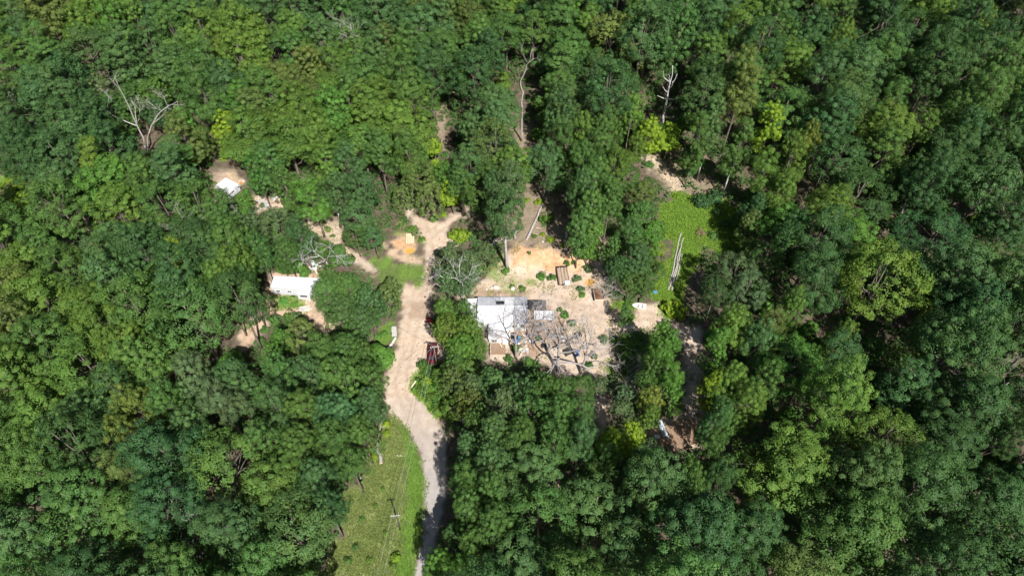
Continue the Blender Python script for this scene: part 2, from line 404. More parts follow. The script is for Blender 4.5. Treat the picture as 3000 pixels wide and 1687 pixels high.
def ground_material():
    m, nt, n, l, p = new_mat('ground_soil')
    geo = n.new('ShaderNodeNewGeometry'); pos = geo.outputs['Position']
    def at(k):
        a = n.new('ShaderNodeAttribute'); a.attribute_name = k; return a.outputs['Fac']
    big = noise(n, l, 0.16, 5, 0.6, pos, 0.4); mid = noise(n, l, 0.9, 6, 0.65, pos, 0.3); fine = noise(n, l, 5.5, 5, 0.7, pos)
    def blend(stops, src): r = ramp(n, stops); l.new(src, r.inputs[0]); return r.outputs[0]
    litter = blend([(0.30, (0.055, 0.042, 0.028)), (0.50, (0.105, 0.08, 0.055)), (0.70, (0.18, 0.14, 0.105))], mid.outputs[0])
    litter = mixc(n, l, blend([(0.45, (0, 0, 0)), (0.75, (.7, .7, .7))], fine.outputs[0]), litter, (0.23, 0.185, 0.145))
    green = blend([(0.53, (0, 0, 0)), (0.62, (1, 1, 1))], noise(n, l, 0.55, 6, 0.7, pos, 0.5).outputs[0])
    litter = mixc(n, l, mathn(n, l, 'MULTIPLY', green, 0.7), litter, (0.08, 0.125, 0.035))
    # sandy dirt with wheel-worn variation and scattered stones
    dirt = blend([(0.28, (0.44, 0.335, 0.25)), (0.52, (0.56, 0.45, 0.355)), (0.74, (0.65, 0.555, 0.455))], mid.outputs[0])
    dirt = mixc(n, l, mathn(n, l, 'MULTIPLY', blend([(0.38, (0, 0, 0)), (0.62, (1, 1, 1))], big.outputs[0]), 0.30), dirt, (0.60, 0.42, 0.26))
    dirt = mixc(n, l, mathn(n, l, 'MULTIPLY', blend([(0.56, (0, 0, 0)), (0.70, (1, 1, 1))], fine.outputs[0]), 0.35), dirt, (0.36, 0.26, 0.18))
    clay = blend([(0.30, (0.44, 0.22, 0.10)), (0.55, (0.60, 0.36, 0.19)), (0.75, (0.66, 0.47, 0.29))], mid.outputs[0])
    dirt = mixc(n, l, mathn(n, l, 'MULTIPLY', at('clay'), 0.88), dirt, clay)
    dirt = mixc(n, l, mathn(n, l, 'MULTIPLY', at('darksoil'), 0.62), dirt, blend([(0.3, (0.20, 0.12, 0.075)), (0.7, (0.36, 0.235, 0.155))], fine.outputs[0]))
    dirt = mixc(n, l, mathn(n, l, 'MULTIPLY', at('rut'), 0.6), dirt, blend([(0.3, (0.30, 0.21, 0.15)), (0.7, (0.46, 0.35, 0.26))], fine.outputs[0]))
    road = blend([(0.30, (0.33, 0.29, 0.26)), (0.55, (0.43, 0.38, 0.345)), (0.75, (0.50, 0.445, 0.40))], mid.outputs[0])
    # the lane turns from paved grey near the meadow to dirt towards the yard
    sp = n.new('ShaderNodeSeparateXYZ'); l.new(pos, sp.inputs[0])
    mr = n.new('ShaderNodeMapRange'); mr.inputs[1].default_value = 46; mr.inputs[2].default_value = 66; mr.clamp = True
    l.new(mathn(n, l, 'ADD', sp.outputs[1], mathn(n, l, 'MULTIPLY', mid.outputs[0], 6.0)), mr.inputs[0])
    road = mixc(n, l, mr.outputs[0], mixc(n, l, 0.4, road, (0.33, 0.325, 0.325)), mixc(n, l, 0.9, road, dirt))
    grass = blend([(0.28, (0.13, 0.225, 0.04)), (0.55, (0.19, 0.29, 0.055)), (0.78, (0.30, 0.33, 0.12))], mid.outputs[0])
    grass = mixc(n, l, mathn(n, l, 'MULTIPLY', fine.outputs[0], 0.5), grass, (0.13, 0.20, 0.035))
    mead = blend([(0.30, (0.16, 0.24, 0.055)), (0.50, (0.22, 0.28, 0.085)), (0.64, (0.32, 0.31, 0.15)), (0.76, (0.43, 0.37, 0.24))], noise(n, l, 1.0, 6, 0.72, pos, 0.5).outputs[0])
    mead = mixc(n, l, mathn(n, l, 'MULTIPLY', fine.outputs[0], 0.45), mead, (0.25, 0.26, 0.08))
    patchy = blend([(0.30, (0, 0, 0)), (0.50, (1, 1, 1))], noise(n, l, 0.7, 6, 0.7, pos, 0.4).outputs[0])
    c = litter
    c = mixc(n, l, mathn(n, l, 'MULTIPLY', at('bare'), 0.55), c, mixc(n, l, mid.outputs[0], (0.30, 0.215, 0.165), (0.52, 0.40, 0.31)))
    c = mixc(n, l, at('meadow'), c, mead)
    c = mixc(n, l, at('dirt'), c, dirt)
    gm = mathn(n, l, 'MULTIPLY', at('grass'), mathn(n, l, 'ADD', mathn(n, l, 'MULTIPLY', patchy, 0.45), 0.55))
    c = mixc(n, l, gm, c, grass)
    c = mixc(n, l, at('road'), c, road)
    c = mixc(n, l, at('puddle'), c, (0.62, 0.34, 0.07))
    l.new(c, p.inputs['Base Color'])
    rr = mathn(n, l, 'SUBTRACT', 0.95, mathn(n, l, 'MULTIPLY', at('puddle'), 0.55)); l.new(rr, p.inputs['Roughness'])
    p.inputs['Specular IOR Level'].default_value = 0.2
    b = n.new('ShaderNodeBump'); b.inputs['Strength'].default_value = 0.8; b.inputs['Distance'].default_value = 0.12
    hh = mathn(n, l, 'ADD', mathn(n, l, 'MULTIPLY', fine.outputs[0], 0.5), mid.outputs[0])
    hh = mathn(n, l, 'MULTIPLY', hh, mathn(n, l, 'SUBTRACT', 1.0, mathn(n, l, 'MULTIPLY', at('road'), 0.7)))
    l.new(hh, b.inputs['Height']); l.new(b.outputs[0], p.inputs['Normal'])
    return m
M_GROUND = ground_material()

GZ = zt(PG[:, 0], PG[:, 1])
dirtish = A['dirt'] * (1 - A['road'])
# wheel ruts, lumps of earth
GZ = GZ + (vnoise(PG, 1.6, 11) * 0.035) * (0.35 + dirtish) - A['puddle'] * 0.08 - A['rut'] * 0.06 * (1 - A['road'])
VG = np.column_stack([PG, GZ])
ii, jj = np.meshgrid(np.arange(nx - 1), np.arange(ny - 1))
q0 = (jj * nx + ii).ravel()
QG = np.stack([q0, q0 + 1, q0 + nx + 1, q0 + nx], 1)
def fmean(k): return A[k][QG].mean(1)
cls = np.zeros(len(QG), int)
cls[fmean('meadow') > 0.5] = 3
cls[fmean('dirt') > 0.5] = 1
cls[fmean('grass') > 0.5] = 3
cls[fmean('road') > 0.5] = 2
cls[fmean('puddle') > 0.5] = 4
for k, nm in enumerate(['ground', 'dirt_yard', 'road', 'grass_field', 'puddle_bed']):
    sel = QG[cls == k]
    if len(sel) == 0: continue
    u, inv = np.unique(sel, return_inverse=True)
    me = mesh_fast(nm, VG[u], inv.reshape(sel.shape), M_GROUND, smooth=True)
    for key, arr in A.items():
        a = me.attributes.new(key, 'FLOAT', 'POINT'); a.data.foreach_set('value', arr[u].astype(np.float32))
    o = link(nm, me); o['kind'] = 'structure'
    o['label'] = {'ground': 'brown leaf-littered forest floor under the trees', 'dirt_yard': 'pale sandy dirt yard and driveway around the houses', 'road': 'narrow grey paved lane curving up to the dirt yard',
                  'grass_field': 'rough green grass of the clearing and roadside meadow', 'puddle_bed': 'muddy orange puddles in the dirt yard'}[nm]

# ------------------------------------------------------------------ grass and weeds (stuff)
def tufts(name, label, weight, count, hmin, hmax, cols, seed, blades=4, wid=0.05, thr=0.12):
    r = np.random.default_rng(seed)
    sel = np.where(weight > thr)[0]
    fx = np.array([(x1 - x0) for x0, x1 in zip(XS[:-1], XS[1:])])
    wgt = weight[sel]; wgt = wgt / wgt.sum()
    ch = r.choice(sel, count, p=wgt)
    P = PG[ch] + r.uniform(-0.35, 0.35, (count, 2))
    Z = zt(P[:, 0], P[:, 1]) - 0.02
    n = count * blades
    base = np.repeat(np.column_stack([P, Z]), blades, 0)
    ang = r.uniform(0, 6.283, n); lean = r.uniform(0.3, 1.4, n); h = r.uniform(hmin, hmax, n) * np.repeat(r.uniform(.6, 1.3, count), blades)
    d = np.stack([np.cos(ang) * lean, np.sin(ang) * lean, np.ones(n)], 1); d /= np.linalg.norm(d, axis=1)[:, None]
    s = np.stack([-np.sin(ang), np.cos(ang), np.zeros(n)], 1) * (wid * r.uniform(.6, 1.5, n))[:, None]
    b0 = base + np.column_stack([r.normal(0, .07, n), r.normal(0, .07, n), np.zeros(n)])
    tip = b0 + d * h[:, None]
    V = np.stack([b0 - s, b0 + s, tip], 1).reshape(-1, 3)
    T = np.arange(n * 3).reshape(-1, 3)
    cv = np.repeat(np.stack([r.random(n), np.repeat(r.random(count), blades), np.repeat(r.random(count), blades)], 1), 3, 0)
    me = mesh_fast(name, V, T, M_WEED, cv)
    o = link(name, me); o.color = (*cols, 1); o['kind'] = 'stuff'; o['label'] = label; o['category'] = 'grass'
    return o
verge_m = (mask([VERGE, GRASS_MORE[1], GRASS_MORE[7]], .6, .6) + .42 * mask([LAWN], .6, 1.0)) * (1 - A['road'])
tufts('grass', 'short mown green grass beside the lane and lawn', verge_m, 12000, .08, .2, (0.155, 0.29, 0.045), 21, 4, .06)
glade_m = mask([GLADE, WEEDS_R, GRASS_MORE[0], GRASS_MORE[2], GRASS_MORE[8], GRASS_MORE[6]], .8, 1.2) * (1 - A['road'])
tufts('tall_grass', 'tall bright green weeds of the log glade', glade_m, 19000, .15, .42, (0.20, 0.335, 0.045), 22, 5, .09)
mead_m = A['meadow'] * (1 - verge_m) * (0.35 + 0.65 * sstep(-1.2, 1.2, vnoise(PG, 0.9, 8)))
tufts('meadow_grass', 'rough yellowish weeds of the roadside meadow', mead_m, 14000, .10, .32, (0.22, 0.275, 0.085), 23, 5, .07)
yard_m = (A['dirt'] * (1 - A['road']) * sstep(0.35, 0.9, vnoise(PG, 0.5, 14)) + A['bare'] * 0.5 + mask([GRASS_MORE[3], GRASS_MORE[4], GRASS_MORE[5]], .8, 1.5) * 0.45) * (1 - mask([DRIVE, PATH_UP], .5, .5))
tufts('sparse_weeds', 'sparse dry weeds dotting the dirt yard', yard_m, 7000, .10, .32, (0.26, 0.27, 0.10), 24, 4, .07)

# low leafy undergrowth of the forest floor
def undergrowth(count, seed):
    r = np.random.default_rng(seed)
    P = np.column_stack([r.uniform(-160, 160, count * 4), r.uniform(20, 215, count * 4)])
    q = project(np.column_stack([P, zt(P[:, 0], P[:, 1])]))
    op = vnoise(P, .22, 31) > -.55
    for k in (ROAD, DRIVE, PATH_UP, STRIP, CLAYPAD, LTRACK, YARD, RTRACK, RPATCH, TRAILER_YARD, CAMPER_YARD, DUMP, TRAIL, MEADOW, SLOPE, GLADE, LAWN):
        op &= sdist(P, k) < -0.6
    P = P[op & (q[0] > -40) & (q[0] < 3040) & (q[1] > -40) & (q[1] < 1730)][:count]
    n = len(P); per = 9
    C = np.column_stack([P, zt(P[:, 0], P[:, 1]) + r.uniform(.1, .9, n)])
    V, Q, col = leaves(r, C, np.tile([0, 0, 1.0], (n, 1)), r.uniform(.4, 1.1, n), per, .46, up=.9)
    o = link('undergrowth', mesh_fast('undergrowth', V, Q, M_WEED, col)); o.color = (.075, .165, .04, 1)
    o['kind'] = 'stuff'; o['label'] = 'low green undergrowth on the forest floor'; o['category'] = 'undergrowth'

# ------------------------------------------------------------------ live trees: prototypes
def unit(v): return v / np.maximum(np.linalg.norm(v, axis=-1, keepdims=True), 1e-9)

def leaves(r, C, out, cr, nper, size, up=0.35, rand=0.45, flat=0.8, asp=0.62, clump_var=None):
    """leaf quads on clumps: C centres (k,3), out outward dirs, cr clump radii"""
    k = len(C); n = k * nper
    Cc = np.repeat(C, nper, 0); Oc = np.repeat(out, nper, 0); R = np.repeat(cr, nper)
    d = unit(r.normal(0, 1, (n, 3)) + Oc * 0.75 + np.array([0, 0, 0.35]))
    rad = R * (0.62 + 0.40 * r.random(n) ** 0.5 + 0.30 * r.random(n) * (r.random(n) > .90))
    an = np.repeat(np.column_stack([r.uniform(.75, 1.3, k), r.uniform(.75, 1.3, k), r.uniform(.75, 1.15, k) * flat]), nper, 0)
    p = Cc + d * rad[:, None] * an
    nrm = unit(d + Oc * .35 + r.normal(0, rand * .62, (n, 3)) + np.array([0, 0, up]))
    a = unit(np.cross(nrm, r.normal(0, 1, (n, 3)))); b = np.cross(nrm, a)
    s = size * r.uniform(0.65, 1.35, n)
    a = a * (s * 0.5)[:, None]; b = b * (s * 0.5 * asp)[:, None]
    fold = nrm * (s * 0.10)[:, None]
    V = np.stack([p - a, p - b + fold, p + a, p + b + fold], 1).reshape(-1, 3)
    Q = np.arange(n * 4).reshape(-1, 4)
    cv = r.random(k) if clump_var is None else clump_var
    hv = r.random(k)
    col = np.stack([r.random(n), np.repeat(cv, nper), np.clip(np.repeat(hv, nper) * .7 + r.random(n) * .3, 0, 1)], 1)
    return V, Q, np.repeat(col, 4, 0)

def merge(parts):
    V = []; Q = []; Cc = []; b = 0
    for v, q, c in parts:
        V.append(v); Q.append(q + b); Cc.append(c); b += len(v)
    return np.concatenate(V), np.concatenate(Q), np.concatenate(Cc)

def trunk_mesh(r, H, base_r, limbs, lean=0.25, mat=None):
    """limbs: list of (z_from, end point, radius)"""
    mb = MB()
    pts = []; rad = []
    ph = r.uniform(0, 6.28)
    for i in range(7):
        t = i / 6
        pts.append((lean * math.sin(ph + t * 2.5) * t * 2, lean * math.cos(ph * 1.3 + t * 2) * t * 2, H * t))
        rad.append(base_r * (1 - 0.78 * t) * (1.25 if i == 0 else 1))
    mb.tube(pts, rad, 8)
    for z0, e, rr in limbs:
        t = min(z0 / H, 1); i = min(int(t * 6), 5); f = t * 6 - i
        s = Vector(pts[i]).lerp(Vector(pts[i + 1]), f); e = Vector(e)
        m1 = s.lerp(e, .35) + Vector((0, 0, -0.04 * (e - s).length)); m2 = s.lerp(e, .72) + Vector((r.normal(0, .25), r.normal(0, .25), .15))
        mb.tube([s, m1, m2, e], [rr, rr * .75, rr * .5, rr * .2], 5)
    return mb.mesh('trunk', mat or M_BARK, True)

def proto_broad(seed, R=5.5, H=18.5, nl=9, deep=0.62, clump=0.95, nleaf=140, size=0.225, sparse=1.0, narrow=1.0):
    """lumpy broadleaf crown of several boughs"""
    r = np.random.default_rng(seed)
    zc = H * (1 - deep * 0.5); hz = H * deep * 0.5
    L = [(np.array([r.normal(0, .5), r.normal(0, .5), H - 0.36 * R * .8]), R * r.uniform(.38, .5))]
    k = 0; a0 = r.uniform(0, 6.28)
    while len(L) < nl:
        tier = k % 3
        rad = R * (r.uniform(.50, .66), r.uniform(.42, .62), r.uniform(.25, .42))[tier] * narrow
        ang = a0 + k * 2.399 + r.normal(0, .25)
        zz = zc + hz * (r.uniform(-.75, -.2), r.uniform(-.2, .3), r.uniform(.3, .6))[tier]
        L.append((np.array([rad * math.cos(ang), rad * math.sin(ang), zz]), R * r.uniform(.33, .48)))
        k += 1
    C = []; O = []; rad = []
    for i, (c, lr) in enumerate(L):
        n = int(23 * sparse * (lr / (R * .42)) ** 2)
        d = unit(r.normal(0, 1, (n * 3, 3))); d = d[d[:, 2] > -0.45]
        # spread them evenly over the bough
        keep = []
        for v in d:
            if all((v * u).sum() < 0.855 for u in keep): keep.append(v)
            if len(keep) >= n: break
        for v in keep:
            p = c + v * lr * r.uniform(.70, 1.16) * np.array([1, 1, .82])
            if any(j != i and np.linalg.norm((p - c2) / np.array([1, 1, .82])) < lr2 * .66 for j, (c2, lr2) in enumerate(L)): continue
            C.append(p); O.append(unit(v * .8 + unit(p - np.array([0, 0, zc])) * .5)); rad.append(clump * r.uniform(.5, 1.2))
    C = np.array(C); O = np.array(O); rad = np.array(rad)
    parts = [leaves(r, C, O, rad, int(nleaf), size)]
    # leaves deeper inside the boughs
    Ci = np.array([c + r.normal(0, lr * .28, 3) for c, lr in L for _ in range(5)])
    parts.append(leaves(r, Ci, unit(r.normal(0, 1, Ci.shape)), np.full(len(Ci), R * .2), int(40 * sparse), size * 1.35, rand=1.0))
    V, Q, col = merge(parts)
    crown = mesh_fast('crown', V, Q, M_LEAF, col)
    limbs = [(H * r.uniform(.35, .62), c * np.array([.85, .85, 1]) - np.array([0, 0, lr * .2]), R * .026) for c, lr in L]
    for i in r.choice(len(C), min(8, len(C)), replace=False):
        limbs.append((H * r.uniform(.5, .8), C[i], R * .010))
    return trunk_mesh(r, H * .9, R * .055, limbs), crown, R, H

def proto_feather(seed, R=5.2, H=17, n=150, size=0.30, nleaf=80, deep=.66):
    """soft finely leaved crown: many small sprays through the volume"""
    r = np.random.default_rng(seed)
    zc = H * (1 - deep * .5); hz = H * deep * .5
    C = []; O = []
    lob = r.uniform(.75, 1.12, 9); ph = r.uniform(0, 6.28)
    while len(C) < n:
        d = unit(r.normal(0, 1, 3))
        if d[2] < -.5: continue
        a = (math.atan2(d[1], d[0]) + ph) % 6.283 / 6.283 * 9
        k = lob[int(a) % 9] * (1 - a % 1) + lob[(int(a) + 1) % 9] * (a % 1)
        q = r.uniform(.45, 1.0) ** .55
        C.append(np.array([0, 0, zc]) + d * np.array([R * k, R * k, hz]) * q); O.append(d)
    C = np.array(C); O = np.array(O)
    V, Q, col = merge([leaves(r, C, O, r.uniform(.45, .95, n) * R / 5.2, nleaf, size, rand=.8, flat=.6, asp=.42)])
    crown = mesh_fast('crown', V, Q, M_LEAF, col)
    limbs = [(H * r.uniform(.3, .7), C[i] * np.array([.8, .8, .95]), R * .014) for i in r.choice(n, 14, replace=False)]
    return trunk_mesh(r, H * .92, R * .05, limbs), crown, R, H

def proto_cedar(seed, R=3.6, H=9.5):
    """dense round-topped cedar"""
    r = np.random.default_rng(seed)
    C = []; O = []; rad = []
    for i in range(150):
        t = r.uniform(0, 1) ** .8
        z = H * (.08 + .9 * t); rr = R * math.sqrt(max(0, 1 - ((t - .25) / .78) ** 2)) if t > .25 else R * (.8 + .2 * t / .25)
        a = r.uniform(0, 6.28); f = r.uniform(.72, 1.03)
        C.append((rr * math.cos(a) * f, rr * math.sin(a) * f, z)); O.append(unit(np.array([math.cos(a), math.sin(a), .35 + 1.2 * t]))); rad.append(r.uniform(.3, .6))
    C = np.array(C); O = np.array(O)
    V, Q, col = merge([leaves(r, C, O, np.array(rad), 95, .22, rand=.5, asp=.35, flat=1.0)])
    crown = mesh_fast('crown', V, Q, M_NEEDLE, col)
    return trunk_mesh(r, H * .9, .16, [(H * .4, C[i], .04) for i in range(14)]), crown, R, H

def proto_shrub(seed, R=1.2, H=1.5, n=26, size=.26, nleaf=34):
    r = np.random.default_rng(seed)
    d = unit(r.normal(0, 1, (n, 3))); d[:, 2] = np.abs(d[:, 2])
    q = r.uniform(.35, 1, n)[:, None]
    C = d * q * np.array([R * .85, R * .85, H * .8]) + np.array([0, 0, H * .1])
    V, Q, col = merge([leaves(r, C, d, r.uniform(.22, .42, n) * R, nleaf, size, rand=.7)])
    crown = mesh_fast('crown', V, Q, M_LEAF, col)
    mb = MB()
    for i in range(7): mb.tube([(r.normal(0, .06), r.normal(0, .06), -.1), tuple(C[i] * .5), tuple(C[i])], [.035, .025, .01], 4)
    return mb.mesh('stem', M_BARK, True), crown, R, H

undergrowth(30000, 77)
PROTO = {
    'broad': [proto_broad(100 + i, nl=[11, 13, 10, 12, 14, 11, 12][i], deep=[.66, .6, .7, .64, .68, .74, .66][i], clump=[.85, .74, .95, .8, .88, .7, .78][i]) for i in range(7)],
    'spread': [],
    'slender': [proto_broad(200 + i, R=4.2, H=20, nl=12, deep=.78, clump=.72, narrow=.85, nleaf=130, size=.215) for i in range(3)],
    'feather': [proto_feather(300 + i) for i in range(3)],
    'thin': [proto_broad(400 + i, R=5.2, H=16, nl=9, deep=.66, clump=.75, nleaf=48, sparse=.85, size=.32) for i in range(2)],
    'cedar': [proto_cedar(500 + i) for i in range(2)],
    'sapling': [proto_broad(600 + i, R=2.4, H=6.5, nl=6, deep=.8, clump=.6, nleaf=50, size=.32) for i in range(3)],
    'shrub': [proto_shrub(700 + i) for i in range(4)],
}
PROTO['spread'] = PROTO['broad'][:4]
PROTO['broad'] = PROTO['broad'][4:]
COLS = {'mid': (.083, .170, .042), 'blue': (.077, .158, .053), 'yellow': (.110, .200, .038), 'olive': (.112, .165, .044), 'lime': (.200, .310, .030), 'dark': (.055, .124, .040),
        'bright': (.090, .205, .038), 'gold': (.138, .195, .040), 'grey': (.104, .170, .072)}
CWORD = {'mid': 'mid-green', 'blue': 'bluish green', 'yellow': 'yellow-green', 'olive': 'olive-green', 'lime': 'bright lime-green', 'dark': 'dark green', 'bright': 'fresh green', 'gold': 'yellowish', 'grey': 'pale grey-green'}
KIND = {'broad': ('broadleaf_tree', 'round-crowned tree'), 'spread': ('spreading_tree', 'broad spreading tree'), 'slender': ('slender_tree', 'tall slender tree'), 'feather': ('fine_leaved_tree', 'fine-leaved tree'), 'thin': ('sparse_tree', 'thin-crowned tree'),
        'cedar': ('cedar_tree', 'dense cedar'), 'sapling': ('sapling', 'young sapling'), 'shrub': ('shrub', 'leafy shrub')}
TREES = []     # (root, px, py, r_px, colour, kind)
FOOT = []      # bases for spacing
def plant(kind, base, R, H, colour, rot=None, var=None, r=RNG):
    pr = PROTO[kind]; i = var if var is not None else int(r.integers(len(pr)))
    tm, cm, R0, H0 = pr[i % len(pr)]
    nm = KIND[kind][0]
    root = link(nm, None, None, (base[0], base[1], float(zt(base[0], base[1])) - 0.05), rot if rot is not None else float(r.uniform(0, 6.283)))
    root.empty_display_size = .5
    root.scale = (R / R0, R / R0, H / H0)
    t = link('stem' if kind == 'shrub' else 'trunk', tm, root)
    c = link('crown', cm, root)
    b = COLS[colour]; k = r.uniform(.88, 1.14); w = r.normal(0, .05)
    c.color = (b[0] * k * (1 + w), b[1] * k, b[2] * k * (1 - w), 1)
    cen = np.array([base[0], base[1], float(zt(base[0], base[1])) + H * .72])
    px, py, dep = project(cen)
    TREES.append([root, float(px), float(py), R * F / float(dep), colour, kind])
    FOOT.append((base[0], base[1], R))
    return root

def plant_px(px, py, rpx, colour='mid', kind='broad', H=18.0, var=None, hc=.70):
    p = G(px, py, H * hc)
    dep = project(p)[2]
    R = rpx * float(dep) / F
    return plant(kind, p, R, H, colour, var=var)

